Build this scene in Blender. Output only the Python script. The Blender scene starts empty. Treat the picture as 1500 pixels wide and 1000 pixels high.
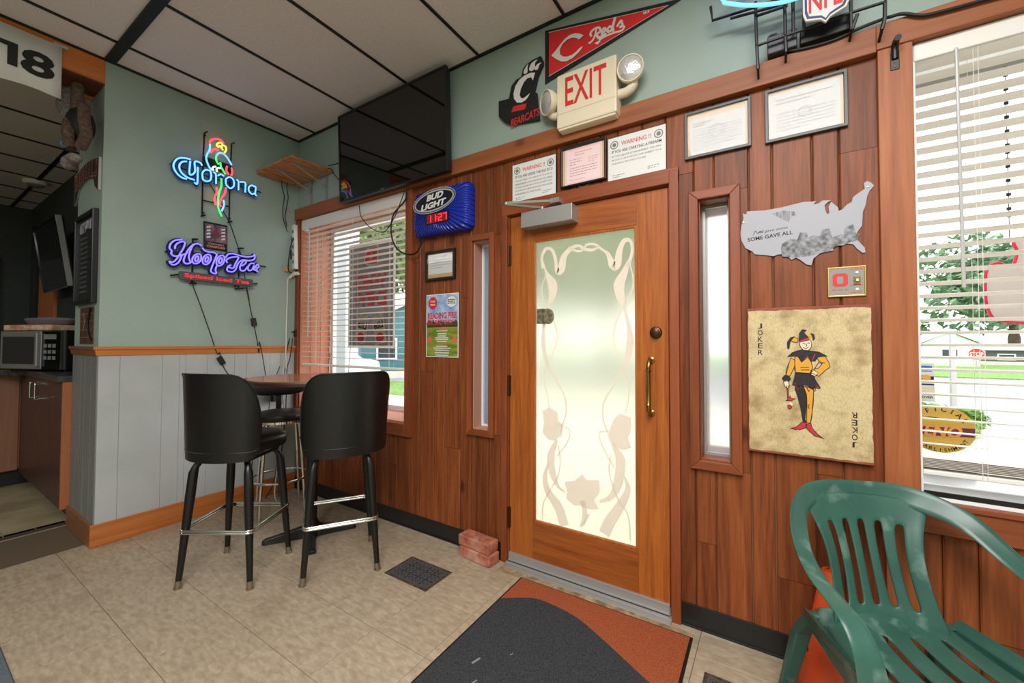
import bpy, math, random
from mathutils import Matrix, Vector, Euler
random.seed(7)
PI = math.pi
C = bpy.context.scene.collection
SC = bpy.context.scene

# ---------------------------------------------------------------- camera, sky, lights, exposure
cam_d = bpy.data.cameras.new('camera'); cam = bpy.data.objects.new('camera', cam_d); C.objects.link(cam)
cam_d.sensor_width = 36.0; cam_d.lens = 596.81*36/1500; cam_d.shift_y = -11.3/1500
cam_d.clip_start = 0.02; cam_d.clip_end = 300
_y, _p, _r = -0.570542, 0.022709, 0.002427
_f = Vector((math.sin(_y)*math.cos(_p), math.cos(_y)*math.cos(_p), math.sin(_p)))
_r0 = Vector((math.cos(_y), -math.sin(_y), 0)); _u0 = _r0.cross(_f)
_rr = _r0*math.cos(_r)+_u0*math.sin(_r); _uu = -_r0*math.sin(_r)+_u0*math.cos(_r)
M = Matrix((_rr, _uu, -_f)).transposed().to_4x4(); M.translation = Vector((1.35443, -2.0884, 1.32202))
cam.matrix_world = M
SC.camera = cam

world = bpy.data.worlds.new('sky'); SC.world = world; world.use_nodes = True
bg = world.node_tree.nodes['Background']; bg.inputs[0].default_value = (0.90, 0.95, 1.0, 1); bg.inputs[1].default_value = 2.1

def area(name, loc, sx, sy, power, col=(1, .975, .96), rot=(0, 0, 0)):
    d = bpy.data.lights.new(name, 'AREA'); d.shape = 'RECTANGLE'; d.size = sx; d.size_y = sy; d.energy = power; d.color = col
    o = bpy.data.objects.new(name, d); C.objects.link(o); o.location = loc; o.rotation_euler = rot; return o
area('ceiling_area_light', (1.4, -2.25, 3.16), 1.4, 1.8, 80)
area('ceiling_area_light', (1.9, -3.9, 3.16), 1.2, .6, 66)  # unseen lamp added behind the camera to fill the room
area('ceiling_area_light', (.9, -4.9, 3.16), 1.2, .6, 20)  # another unseen fill lamp, added further back
area('ceiling_area_light', (-.6, -6.2, 3.16), 1.2, .6, 12)  # unseen fill lamp added towards the back wall
area('ceiling_area_light', (-4.6, -4.2, 3.08), 1.2, .6, 20)  # unseen lamp added to lift the bar room
SC.view_settings.view_transform = 'Standard'; SC.view_settings.look = 'None'
SC.view_settings.gamma = 1.0; SC.view_settings.use_curve_mapping = False; SC.view_settings.exposure = 0.68

# ---------------------------------------------------------------- materials
def lin(c):
    return tuple(((v/255)/12.92 if v/255 <= .04045 else ((v/255+.055)/1.055)**2.4) for v in c)+(1,)
class NT:
    def __init__(s, name):
        s.m = bpy.data.materials.new(name); s.m.use_nodes = True; s.t = s.m.node_tree
        s.b = s.t.nodes['Principled BSDF']; s.out = s.t.nodes['Material Output']
    def n(s, typ, **kw):
        nd = s.t.nodes.new(typ)
        for k, v in kw.items():
            if k.startswith('i_'):
                key = k[2:]; key = int(key) if key.isdigit() else key.replace('_', ' ')
                nd.inputs[key].default_value = v
            else: setattr(nd, k, v)
        return nd
    def l(s, a, ao, b, bi): s.t.links.new(a.outputs[ao], b.inputs[bi])
def mat(name, col, rough=.5, metal=0, spec=.5, emit=None, es=1, bump=0, bscale=200, coat=0):
    k = NT(name); b = k.b
    b.inputs['Base Color'].default_value = lin(col); b.inputs['Roughness'].default_value = rough
    b.inputs['Metallic'].default_value = metal; b.inputs['Specular IOR Level'].default_value = spec
    b.inputs['Coat Weight'].default_value = coat
    if emit: b.inputs['Emission Color'].default_value = lin(emit); b.inputs['Emission Strength'].default_value = es
    if bump:
        tc = k.n('ShaderNodeTexCoord'); nz = k.n('ShaderNodeTexNoise', i_Scale=bscale, i_Detail=3.0)
        bp = k.n('ShaderNodeBump', i_Strength=bump, i_Distance=.002)
        k.l(tc, 'Object', nz, 'Vector'); k.l(nz, 'Fac', bp, 'Height'); k.l(bp, 'Normal', b, 'Normal')
    return k.m
def mottled(name, c1, c2, scale=8, rough=.6, stretch=(1, 1, 1), detail=6, lo=.35, hi=.65, bump=.1, c3=None, c3scale=2, c3lo=.55, c3hi=.75, spec=.5, rnd=False, dist=0., world3=False, coat=0, metal=0, rvar=0):
    """noise between two colours, a third one in larger patches"""
    k = NT(name); b = k.b; tc = k.n('ShaderNodeTexCoord'); mp = k.n('ShaderNodeMapping'); mp.inputs['Scale'].default_value = stretch
    k.l(tc, 'Object', mp, 'Vector')
    src, so = mp, 'Vector'
    if rnd:
        oi = k.n('ShaderNodeObjectInfo'); mul = k.n('ShaderNodeVectorMath', operation='SCALE'); cx = k.n('ShaderNodeCombineXYZ')
        k.l(oi, 'Random', cx, 'X'); k.l(oi, 'Random', cx, 'Y'); k.l(oi, 'Random', cx, 'Z'); k.l(cx, 0, mul, 0); mul.inputs['Scale'].default_value = 53
        ad = k.n('ShaderNodeVectorMath', operation='ADD'); k.l(mp, 'Vector', ad, 0); k.l(mul, 0, ad, 1); src, so = ad, 0
    nz = k.n('ShaderNodeTexNoise', i_Scale=scale, i_Detail=float(detail), i_Distortion=dist); k.l(src, so, nz, 'Vector')
    rp = k.n('ShaderNodeValToRGB'); rp.color_ramp.elements[0].position = lo; rp.color_ramp.elements[1].position = hi
    rp.color_ramp.elements[0].color = lin(c1); rp.color_ramp.elements[1].color = lin(c2); k.l(nz, 'Fac', rp, 'Fac')
    last, lo_ = rp, 'Color'
    if c3:
        n3 = k.n('ShaderNodeTexNoise', i_Scale=c3scale, i_Detail=4.0)
        if world3: ge = k.n('ShaderNodeNewGeometry'); k.l(ge, 'Position', n3, 'Vector')
        else: k.l(src, so, n3, 'Vector')
        r3 = k.n('ShaderNodeMapRange'); r3.inputs[1].default_value = c3lo; r3.inputs[2].default_value = c3hi; k.l(n3, 'Fac', r3, 0)
        mx = k.n('ShaderNodeMix', data_type='RGBA'); k.l(r3, 0, mx, 0); k.l(last, lo_, mx, 6); mx.inputs[7].default_value = lin(c3)
        last, lo_ = mx, 2
    if rvar:
        oi2 = k.n('ShaderNodeObjectInfo'); mr = k.n('ShaderNodeMapRange'); mr.inputs[3].default_value = 1-rvar; mr.inputs[4].default_value = 1+rvar
        k.l(oi2, 'Random', mr, 0); hv = k.n('ShaderNodeHueSaturation'); k.l(mr, 0, hv, 'Value'); k.l(last, lo_, hv, 'Color'); last, lo_ = hv, 'Color'
    k.l(last, lo_, b, 'Base Color'); b.inputs['Roughness'].default_value = rough; b.inputs['Specular IOR Level'].default_value = spec
    b.inputs['Coat Weight'].default_value = coat; b.inputs['Metallic'].default_value = metal
    if bump:
        bp = k.n('ShaderNodeBump', i_Strength=bump, i_Distance=.003); k.l(nz, 'Fac', bp, 'Height'); k.l(bp, 'Normal', b, 'Normal')
    return k.m
def wood(name, c1, c2, axis='Z', k1=1., rough=.4, knots=None, rvar=.12, coat=.0, spec=.4, lo=.3, hi=.7):
    """grain stretched along an axis; every board its own piece of grain; a few knots"""
    st = {'X': (.05, 1, 1), 'Y': (1, .05, 1), 'Z': (1, 1, .05)}[axis]
    k = NT(name); b = k.b; tc = k.n('ShaderNodeTexCoord'); oi = k.n('ShaderNodeObjectInfo')
    cx = k.n('ShaderNodeCombineXYZ'); mul = k.n('ShaderNodeVectorMath', operation='SCALE'); mul.inputs['Scale'].default_value = 37
    for a in 'XYZ': k.l(oi, 'Random', cx, a)
    k.l(cx, 0, mul, 0); ad = k.n('ShaderNodeVectorMath', operation='ADD'); k.l(tc, 'Object', ad, 0); k.l(mul, 0, ad, 1)
    mp = k.n('ShaderNodeMapping'); mp.inputs['Scale'].default_value = st; k.l(ad, 0, mp, 'Vector')
    n1 = k.n('ShaderNodeTexNoise', i_Scale=26*k1, i_Detail=5.0, i_Distortion=1.2); k.l(mp, 'Vector', n1, 'Vector')
    n2 = k.n('ShaderNodeTexNoise', i_Scale=150*k1, i_Detail=2.0); k.l(mp, 'Vector', n2, 'Vector')
    mxf = k.n('ShaderNodeMix', data_type='FLOAT'); mxf.inputs[0].default_value = .3; k.l(n1, 'Fac', mxf, 2); k.l(n2, 'Fac', mxf, 3)
    rp = k.n('ShaderNodeValToRGB'); rp.color_ramp.elements[0].position = lo; rp.color_ramp.elements[1].position = hi
    rp.color_ramp.elements[0].color = lin(c1); rp.color_ramp.elements[1].color = lin(c2); k.l(mxf, 0, rp, 'Fac')
    last, lo_ = rp, 'Color'
    if knots:
        mp2 = k.n('ShaderNodeMapping'); mp2.inputs['Scale'].default_value = {'X': (.6, 1, 1), 'Y': (1, .6, 1), 'Z': (1, 1, .6)}[axis]; k.l(ad, 0, mp2, 'Vector')
        vo = k.n('ShaderNodeTexVoronoi', i_Scale=4.2); k.l(mp2, 'Vector', vo, 'Vector')
        mr = k.n('ShaderNodeMapRange'); mr.inputs[1].default_value = .07; mr.inputs[2].default_value = .15; mr.inputs[3].default_value = .8; mr.inputs[4].default_value = 0; k.l(vo, 'Distance', mr, 0)
        mx = k.n('ShaderNodeMix', data_type='RGBA'); k.l(mr, 0, mx, 0); k.l(last, lo_, mx, 6); mx.inputs[7].default_value = lin(knots); last, lo_ = mx, 2
    mr = k.n('ShaderNodeMapRange'); mr.inputs[3].default_value = 1-rvar; mr.inputs[4].default_value = 1+rvar; k.l(oi, 'Random', mr, 0)
    hv = k.n('ShaderNodeHueSaturation'); k.l(mr, 0, hv, 'Value'); k.l(last, lo_, hv, 'Color'); k.l(hv, 'Color', b, 'Base Color')
    bp = k.n('ShaderNodeBump', i_Strength=.12, i_Distance=.002); k.l(mxf, 0, bp, 'Height'); k.l(bp, 'Normal', b, 'Normal')
    b.inputs['Roughness'].default_value = rough; b.inputs['Coat Weight'].default_value = coat; b.inputs['Specular IOR Level'].default_value = spec
    return k.m
def clear_glass(name, tint=(1, 1, 1), refl=.06):
    k = NT(name); k.t.nodes.remove(k.b)
    tr = k.n('ShaderNodeBsdfTransparent'); tr.inputs[0].default_value = (*tint, 1); gl = k.n('ShaderNodeBsdfGlossy'); gl.inputs['Roughness'].default_value = .02
    lw_ = k.n('ShaderNodeLayerWeight'); lw_.inputs[0].default_value = .5; pw = k.n('ShaderNodeMath', operation='POWER'); k.l(lw_, 'Facing', pw, 0); pw.inputs[1].default_value = 5
    fr = k.n('ShaderNodeMath', operation='MULTIPLY_ADD'); k.l(pw, 0, fr, 0); fr.inputs[1].default_value = .5; fr.inputs[2].default_value = refl*.12
    mx = k.n('ShaderNodeMixShader'); k.l(fr, 0, mx, 0); k.l(tr, 0, mx, 1); k.l(gl, 0, mx, 2); k.l(mx, 0, k.out, 0); return k.m
def frosted(name, col, rough, diff=.35):
    """rough refracting glass with some diffuse transmission"""
    k = NT(name); k.t.nodes.remove(k.b)
    rf = k.n('ShaderNodeBsdfRefraction'); rf.inputs['Color'].default_value = lin(col); rf.inputs['Roughness'].default_value = rough; rf.inputs['IOR'].default_value = 1.25
    tl = k.n('ShaderNodeBsdfTranslucent'); tl.inputs[0].default_value = lin(col); df = k.n('ShaderNodeBsdfDiffuse'); df.inputs[0].default_value = lin(col)
    m1 = k.n('ShaderNodeMixShader'); m1.inputs[0].default_value = .25; k.l(tl, 0, m1, 1); k.l(df, 0, m1, 2)
    m2 = k.n('ShaderNodeMixShader'); m2.inputs[0].default_value = diff; k.l(rf, 0, m2, 1); k.l(m1, 0, m2, 2); k.l(m2, 0, k.out, 0); return k.m
def translucent(name, col, t=.6):
    k = NT(name); k.t.nodes.remove(k.b)
    tl = k.n('ShaderNodeBsdfTranslucent'); tl.inputs[0].default_value = lin(col); df = k.n('ShaderNodeBsdfDiffuse'); df.inputs[0].default_value = lin(col)
    m1 = k.n('ShaderNodeMixShader'); m1.inputs[0].default_value = t; k.l(df, 0, m1, 1); k.l(tl, 0, m1, 2); k.l(m1, 0, k.out, 0); return k.m

def film(name, col, tr, clear=.4):
    k = NT(name); k.t.nodes.remove(k.b)
    tl = k.n('ShaderNodeBsdfTranslucent'); tl.inputs[0].default_value = lin(col); df = k.n('ShaderNodeBsdfDiffuse'); df.inputs[0].default_value = lin(col); tp = k.n('ShaderNodeBsdfTransparent'); tp.inputs[0].default_value = lin(tr)
    m1 = k.n('ShaderNodeMixShader'); m1.inputs[0].default_value = .6; k.l(df, 0, m1, 1); k.l(tl, 0, m1, 2)
    m2 = k.n('ShaderNodeMixShader'); m2.inputs[0].default_value = clear; k.l(m1, 0, m2, 1); k.l(tp, 0, m2, 2); k.l(m2, 0, k.out, 0); return k.m
m_green = mottled('sage_wall_paint', (150, 168, 158), (156, 174, 164), 3, .55, bump=.03)
m_greenF = m_green
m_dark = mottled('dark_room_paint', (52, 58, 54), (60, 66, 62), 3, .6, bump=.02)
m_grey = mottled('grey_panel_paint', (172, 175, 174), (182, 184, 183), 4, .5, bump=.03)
m_greyD = mottled('chipped_shaded_grey_panel', (116, 120, 118), (128, 131, 129), 4, .5, bump=.03, stretch=(3, 3, .3), c3=(196, 150, 60), c3scale=2.2, c3lo=.66, c3hi=.72)  # darker copy of the panel grey: end-face shade in its colour, plus chips
m_plank = wood('stained_pine_plank', (88, 41, 19), (146, 79, 40), 'Z', 1, .46, knots=(52, 25, 14), rvar=.2, spec=.3)
m_beam = wood('stained_pine_beam', (134, 74, 40), (170, 102, 62), 'X', .8, .48, knots=(74, 38, 22))
m_post = wood('stained_pine_post', (138, 74, 38), (174, 104, 60), 'Z', .8, .48, knots=(70, 34, 20))
m_trimX = wood('red_brown_trim_x', (112, 52, 26), (148, 78, 42), 'X', .8, .46)
m_trimZ = wood('red_brown_trim', (112, 52, 26), (148, 78, 42), 'Z', .8, .46)
m_oakZ = wood('honey_oak_stile', (128, 64, 20), (178, 100, 40), 'Z', 1.1, .42, rvar=.05)
m_oakX = wood('honey_oak_rail', (118, 58, 20), (168, 92, 38), 'X', 1.1, .42, rvar=.05)
m_baseY = wood('honey_pine_base', (162, 88, 38), (200, 122, 62), 'Y', .7, .42, knots=(96, 48, 22), rvar=.04)
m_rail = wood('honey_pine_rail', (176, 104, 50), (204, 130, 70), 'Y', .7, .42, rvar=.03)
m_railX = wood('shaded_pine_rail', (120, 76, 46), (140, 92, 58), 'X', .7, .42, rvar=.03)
m_floor = mottled('beige_vinyl_tile', (142, 126, 104), (178, 162, 139), 34, .5, stretch=(.6, 1.5, 1), detail=12, lo=.25, hi=.72, bump=.08, c3=(126, 108, 86), c3scale=3.2, c3lo=.55, c3hi=.9, rnd=True, world3=True, rvar=.02, dist=.4)
m_floorD = mottled('dull_vinyl_tile', (140, 128, 98), (160, 148, 118), 6, .5, detail=8, bump=.05, c3=(110, 98, 72), c3scale=1.6, rnd=True, world3=True, rvar=.03)
m_grout = mat('tile_joint', (92, 78, 60), .8)
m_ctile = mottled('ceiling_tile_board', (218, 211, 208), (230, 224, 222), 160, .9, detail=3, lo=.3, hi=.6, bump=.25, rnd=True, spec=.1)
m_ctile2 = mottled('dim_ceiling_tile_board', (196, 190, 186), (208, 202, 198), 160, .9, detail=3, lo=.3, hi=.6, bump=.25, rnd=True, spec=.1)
m_tee = mat('black_ceiling_grid', (16, 16, 15), .5)
m_vinylblk = mat('black_vinyl_base', (26, 26, 26), .35)
m_black = mat('black_plastic', (18, 18, 18), .4)
m_blackmetal = mat('black_painted_metal', (14, 14, 14), .35)
m_blackgloss = mat('glossy_black', (6, 6, 6), .12)
m_leather = mat('black_vinyl_upholstery', (15, 15, 15), .36, bump=.15, bscale=260)
m_chrome = mat('chrome', (225, 225, 222), .12, 1)
m_steel = mat('brushed_steel', (178, 176, 172), .35, .7)
m_brass = mat('worn_brass', (150, 116, 66), .3, 1)
m_bronze = mat('dark_bronze', (84, 60, 40), .4, .9)
m_alu = mat('grey_aluminium', (170, 168, 165), .42, .55)
m_white = mat('white_plastic', (232, 228, 222), .45)
m_whitegl = mat('white_painted_frame', (236, 236, 236), .35)
m_slat = mat('off_white_slat', (226, 219, 210), .45)
m_paper = mat('white_paper', (222, 222, 218), .6)
m_doc = mat('document_paper', (196, 196, 194), .6)
m_cream = mat('cream_plastic', (228, 214, 186), .45)
m_red = mat('red_print', (205, 44, 44), .5)
m_brightred = mat('pennant_red_felt', (218, 42, 44), .8)
m_blk = mat('black_print', (20, 20, 20), .6)
m_gray = mat('grey_print', (120, 120, 120), .6)
m_lgray = mat('light_grey_print', (176, 176, 178), .6)
m_ink = mat('faint_ink', (104, 106, 112), .6)
m_rubber = mat('black_cord', (14, 14, 14), .5)
m_whitecord = mat('ivory_cord', (214, 208, 192), .5)
m_table = wood('table_laminate', (172, 100, 64), (190, 118, 80), 'X', .8, .25, rvar=0, coat=.3)
m_tedge = mat('dark_brown_edge', (58, 32, 24), .4)
m_brick = mottled('red_clay_brick', (140, 74, 56), (176, 108, 84), 22, .85, detail=7, bump=.5, c3=(192, 150, 130), c3scale=8, rvar=.12, rnd=True)
m_matblk = mottled('charcoal_mat_pile', (42, 43, 46), (66, 67, 70), 240, .95, detail=2, bump=.6, spec=.1)
m_matorg = mottled('rust_mat_pile', (128, 64, 38), (160, 86, 56), 220, .95, detail=2, bump=.6, spec=.1)
m_chair = mottled('faded_green_plastic', (40, 78, 68), (52, 92, 80), 5, .33, detail=5, bump=.02, c3=(128, 154, 144), c3scale=11, c3lo=.58, c3hi=.85)
m_cone = mottled('scuffed_orange_plastic', (218, 76, 30), (232, 94, 44), 8, .5, bump=.04, c3=(60, 34, 22), c3scale=18, c3lo=.66, c3hi=.7)
m_conebase = mottled('dirty_cone_base', (112, 66, 48), (140, 92, 74), 20, .8)
m_osb = mottled('chipboard', (168, 104, 54), (206, 140, 84), 28, .7, stretch=(1, .5, 1), detail=6, bump=.2, c3=(120, 66, 30), c3scale=30, c3lo=.62, c3hi=.7)
m_glass = clear_glass('window_glass')
m_frost = frosted('frosted_glass', (244, 243, 232), .40, .22)
m_frostS = frosted('pebbled_glass', (250, 250, 248), .3, .25)
m_frostB = frosted('hazy_blue_glass', (196, 212, 228), .5, .6)
m_etch = translucent('etched_white', (246, 238, 230), .6)
m_cab = wood('shaded_brown_laminate', (66, 44, 38), (82, 56, 48), 'Z', .8, .4, rvar=.03)  # cabinet doors: shade of the front face put into the brown
m_cabside = wood('lit_orange_laminate', (156, 92, 58), (172, 106, 70), 'Z', .8, .4, rvar=.0)  # side of the same cabinet, its lit tone put into the colour
m_cabpale = wood('tan_laminate', (134, 90, 68), (150, 104, 80), 'Z', .8, .4, rvar=.0)
m_counter = mottled('dark_stone_laminate', (42, 44, 44), (70, 72, 71), 40, .3, bump=0)
m_concrete = mottled('pale_concrete', (206, 198, 182), (222, 214, 198), 3, .9, bump=.1)
m_asphalt = mottled('light_asphalt', (150, 150, 150), (168, 168, 166), 6, .9, bump=.1)
m_grass = mottled('lawn_grass', (92, 128, 58), (132, 160, 84), 9, .95, bump=.5)
m_leaf = mottled('tree_leaf', (92, 122, 66), (150, 176, 112), 2, .7, bump=0, spec=.2)
m_leafD = mottled('dark_tree_leaf', (96, 124, 92), (150, 174, 138), 2, .7, bump=0, spec=.2)
m_bush = mottled('shrub_leaf', (86, 128, 56), (146, 176, 96), 4, .7, bump=0, spec=.2)
m_bark = mottled('bark', (84, 70, 56), (116, 98, 80), 12, .9, stretch=(1, 1, .2))
m_teal = mat('teal_siding', (66, 112, 116), .7)
m_blue = mat('blue_siding', (110, 152, 178), .7)
m_wsiding = mat('white_siding', (226, 226, 224), .7)
m_roof = mat('grey_shingle', (120, 118, 116), .9)
m_darkwin = mat('dark_window', (52, 58, 62), .2)
m_brownsiding = wood('brown_reveal_board', (176, 104, 74), (200, 130, 98), 'Z', .8, .5)
def neon(name, c, s): return mat(name, c, .3, 0, .5, c, s)
n_blue = neon('blue_neon', (92, 158, 255), 1.5); n_red = neon('red_neon', (255, 70, 84), 1.2); n_green = neon('green_neon', (66, 214, 104), 1.0)
n_yel = neon('yellow_neon', (250, 214, 70), 1.1); n_wht = neon('white_neon', (240, 225, 240), 1.1); n_vio = neon('violet_neon', (112, 100, 255), 1.25)
n_led = neon('red_led', (255, 40, 50), 1.6)
m_navy = mat('navy_backing', (18, 26, 70), .4)

# ---------------------------------------------------------------- mesh builder
def crom(pts, k=5, closed=False):
    """Catmull-Rom through the points"""
    P = [Vector(p) for p in pts]
    if len(P) < 3: return P
    n = len(P); out = []
    for i in range(n if closed else n-1):
        p0 = P[i-1] if (i > 0 or closed) else P[0]*2-P[1]; p1 = P[i]; p2 = P[(i+1) % n]; p3 = P[(i+2) % n] if (i+2 < n or closed) else P[-1]*2-P[-2]
        for j in range(k):
            t = j/k
            out.append(.5*((2*p1)+(p2-p0)*t+(2*p0-5*p1+4*p2-p3)*t*t+(3*p1-p0-3*p2+p3)*t**3))
    if not closed: out.append(P[-1])
    return out
_fonts = {}
def font_mesh(s, bold=0.0, ext=0.0):
    key = (s, bold, ext)
    if key in _fonts: return _fonts[key]
    cu = bpy.data.curves.new('text', 'FONT'); cu.body = s; cu.size = 1; cu.offset = bold; cu.extrude = ext; cu.resolution_u = 3
    o = bpy.data.objects.new('text', cu); me = bpy.data.meshes.new_from_object(o)
    V = [v.co.copy() for v in me.vertices]; F = [tuple(p.vertices) for p in me.polygons]
    bpy.data.objects.remove(o); bpy.data.curves.remove(cu); bpy.data.meshes.remove(me)
    _fonts[key] = (V, F); return V, F
class G:
    def __init__(s): s.v = []; s.f = []
    def add(s, V, F, m=None):
        o = len(s.v)
        s.v += [tuple((m @ Vector(v)) if m is not None else v) for v in V]; s.f += [tuple(i+o for i in f) for f in F]; return s
    def box(s, a, b, m=None):
        x0, y0, z0 = a; x1, y1, z1 = b
        return s.add([(x0, y0, z0), (x1, y0, z0), (x1, y1, z0), (x0, y1, z0), (x0, y0, z1), (x1, y0, z1), (x1, y1, z1), (x0, y1, z1)],
              [(3, 2, 1, 0), (4, 5, 6, 7), (0, 1, 5, 4), (1, 2, 6, 5), (2, 3, 7, 6), (3, 0, 4, 7)], m)
    def plank(s, a, b, c, ax='y-'):
        """box with its two long room-side edges chamfered: faces -y, long axis z"""
        x0, y0, z0 = a; x1, y1, z1 = b
        sec = [(x0, y1), (x0, y0+c), (x0+c, y0), (x1-c, y0), (x1, y0+c), (x1, y1)]
        V = [(x, y, z0) for x, y in sec]+[(x, y, z1) for x, y in sec]; n = 6
        return s.add(V, [tuple(range(n-1, -1, -1)), tuple(range(n, 2*n))]+[(i, (i+1) % n, n+(i+1) % n, n+i) for i in range(n)])
    def prism(s, poly, z0, z1, m=None):
        n = len(poly); A = sum(poly[i][0]*poly[(i+1) % n][1]-poly[(i+1) % n][0]*poly[i][1] for i in range(n))
        if A < 0: poly = list(reversed(poly))
        V = [(p[0], p[1], z0) for p in poly]+[(p[0], p[1], z1) for p in poly]
        return s.add(V, [tuple(range(n-1, -1, -1)), tuple(range(n, 2*n))]+[(i, (i+1) % n, n+(i+1) % n, n+i) for i in range(n)], m)
    def ring(s, po, pi, z0, z1, m=None):
        """frame between two loops of the same count"""
        n = len(po); V = [(*p[:2], z) for z in (z0, z1) for L in (po, pi) for p in L]; F = []
        for i in range(n):
            j = (i+1) % n
            F += [(2*n+i, 2*n+j, 3*n+j, 3*n+i), (i, n+i, n+j, j), (i, j, 2*n+j, 2*n+i), (n+j, n+i, 3*n+i, 3*n+j)]
        return s.add(V, F, m)
    def frame(s, x0, y0, x1, y1, w, z0, z1, m=None):
        return s.ring([(x0, y0), (x1, y0), (x1, y1), (x0, y1)], [(x0+w, y0+w), (x1-w, y0+w), (x1-w, y1-w), (x0+w, y1-w)], z0, z1, m)
    def tube(s, pts, r, n=7, closed=False, m=None, flat=None):
        P = [Vector(p) for p in pts]; N = len(P); o = len(s.v); V = []; F = []
        T = []
        for i in range(N):
            a = P[i-1] if (i > 0 or closed) else P[i]; b = P[(i+1) % N] if (i < N-1 or closed) else P[i]
            t = (b-a); T.append(t.normalized() if t.length > 1e-9 else Vector((0, 0, 1)))
        up = Vector((0, 0, 1)) if abs(T[0].z) < .9 else Vector((1, 0, 0)); A = T[0].cross(up).normalized()
        for i in range(N):
            A = (A-T[i]*A.dot(T[i])); A = A.normalized() if A.length > 1e-6 else T[i].orthogonal().normalized(); B = T[i].cross(A)
            rr = r[i] if isinstance(r, (list, tuple)) else r
            for k in range(n): q = 2*PI*k/n; V.append(P[i]+A*(rr*math.cos(q))+B*(rr*math.sin(q)))
        for i in range(N if closed else N-1):
            j = (i+1) % N
            for k in range(n): l = (k+1) % n; F.append((i*n+k, i*n+l, j*n+l, j*n+k))
        if not closed: F += [tuple(range(n-1, -1, -1)), tuple((N-1)*n+k for k in range(n))]
        return s.add(V, F, m)
    def lathe(s, prof, n=24, m=None, cap=True):
        V = [(r*math.cos(2*PI*k/n), r*math.sin(2*PI*k/n), z) for r, z in prof for k in range(n)]; N = len(prof)
        F = [(i*n+k, i*n+(k+1) % n, (i+1)*n+(k+1) % n, (i+1)*n+k) for i in range(N-1) for k in range(n)]
        if cap: F += [tuple(range(n-1, -1, -1)), tuple((N-1)*n+k for k in range(n))]
        return s.add(V, F, m)
    def ribbon(s, pts, w, z0, z1, m=None, k=5):
        """flat stroke in the local XY plane; w a width or a list of widths per control point"""
        P = crom([(p[0], p[1], 0) for p in pts], k); N = len(P)
        def wd(i):
            if not isinstance(w, (list, tuple)): return w
            t = i/(N-1)*(len(w)-1); a = min(int(t), len(w)-2); return w[a]*(1-(t-a))+w[a+1]*(t-a)
        Lf = []; Rt = []
        for i in range(N):
            t = P[min(i+1, N-1)]-P[max(i-1, 0)]; t = t.normalized() if t.length > 1e-9 else Vector((1, 0, 0)); nn = Vector((-t.y, t.x, 0)); h = wd(i)/2
            Lf.append(P[i]+nn*h); Rt.append(P[i]-nn*h)
        V = [(q.x, q.y, z) for z in (z0, z1) for L in (Lf, Rt) for q in L]; F = []
        for i in range(N-1):
            F += [(2*N+i, 3*N+i, 3*N+i+1, 2*N+i+1), (i, i+1, N+i+1, N+i), (i, 2*N+i, 2*N+i+1, i+1), (N+i, N+i+1, 3*N+i+1, 3*N+i)]
        F += [(0, N, 3*N, 2*N), (N-1, 3*N-1, 4*N-1, 2*N-1)]
        return s.add(V, F, m)
    def text(s, st, cx, cy, w, h, z, bold=0., shear=0., ext=.0004, rot=0., mirror=False, m=None):
        V, F = font_mesh(st, bold, 0.0)
        if not V: return s
        xs = [v.x+v.y*shear for v in V]; ys = [v.y for v in V]; X0, X1, Y0, Y1 = min(xs), max(xs), min(ys), max(ys)
        sy = h/(Y1-Y0) if Y1 > Y0 else h; sx = (w/(X1-X0)) if w else sy
        c_, s_ = math.cos(rot), math.sin(rot); W = []
        for v, xx in zip(V, xs):
            a = (xx-(X0+X1)/2)*sx*(-1 if mirror else 1); b = (v.y-(Y0+Y1)/2)*sy
            W.append((cx+a*c_-b*s_, cy+a*s_+b*c_, z))
        return s.add(W, F, m)
    def disc(s, cx, cy, rx, ry, z0, z1, n=28, m=None):
        return s.prism([(cx+rx*math.cos(2*PI*k/n), cy+ry*math.sin(2*PI*k/n)) for k in range(n)], z0, z1, m)
    def oring(s, cx, cy, rx, ry, w, z0, z1, n=28, m=None):
        a = [(cx+rx*math.cos(2*PI*k/n), cy+ry*math.sin(2*PI*k/n)) for k in range(n)]; b = [(cx+(rx-w)*math.cos(2*PI*k/n), cy+(ry-w)*math.sin(2*PI*k/n)) for k in range(n)]
        return s.ring(a, b, z0, z1, m)
    def ball(s, c, r, n=10, k=6, m=None):
        rx, ry, rz = r if isinstance(r, (tuple, list)) else (r, r, r)
        pr = [(max(math.sin(PI*i/k), .02), -math.cos(PI*i/k)) for i in range(k+1)]
        mm = Matrix.Translation(c) @ Matrix.Diagonal((rx, ry, rz, 1))
        return s.lathe(pr, n, (m @ mm) if m is not None else mm)
def build(name, g, m, parent=None, smooth=None, bevel=0, seg=2, loc=None, kind=None):
    me = bpy.data.meshes.new(name); me.from_pydata(g.v, [], g.f); me.update()
    if smooth:
        me.polygons.foreach_set('use_smooth', [True]*len(me.polygons)); me.set_sharp_from_angle(angle=math.radians(smooth))
    me.materials.append(m); o = bpy.data.objects.new(name, me); C.objects.link(o)
    if parent: o.parent = parent
    if loc is not None: o.location = loc
    if bevel:
        b = o.modifiers.new('bevel', 'BEVEL'); b.width = bevel; b.segments = seg; b.limit_method = 'ANGLE'; b.angle_limit = math.radians(40)
    if kind: o['kind'] = kind
    return o
def tag(o, label, cat, group=None):
    o['label'] = label; o['category'] = cat
    if group: o['group'] = group
    return o
def thing(name, label, cat, loc=(0, 0, 0), rot=(0, 0, 0), group=None):
    o = bpy.data.objects.new(name, None); C.objects.link(o); o.location = loc; o.rotation_euler = rot; o.empty_display_size = .05
    return tag(o, label, cat, group)
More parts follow.
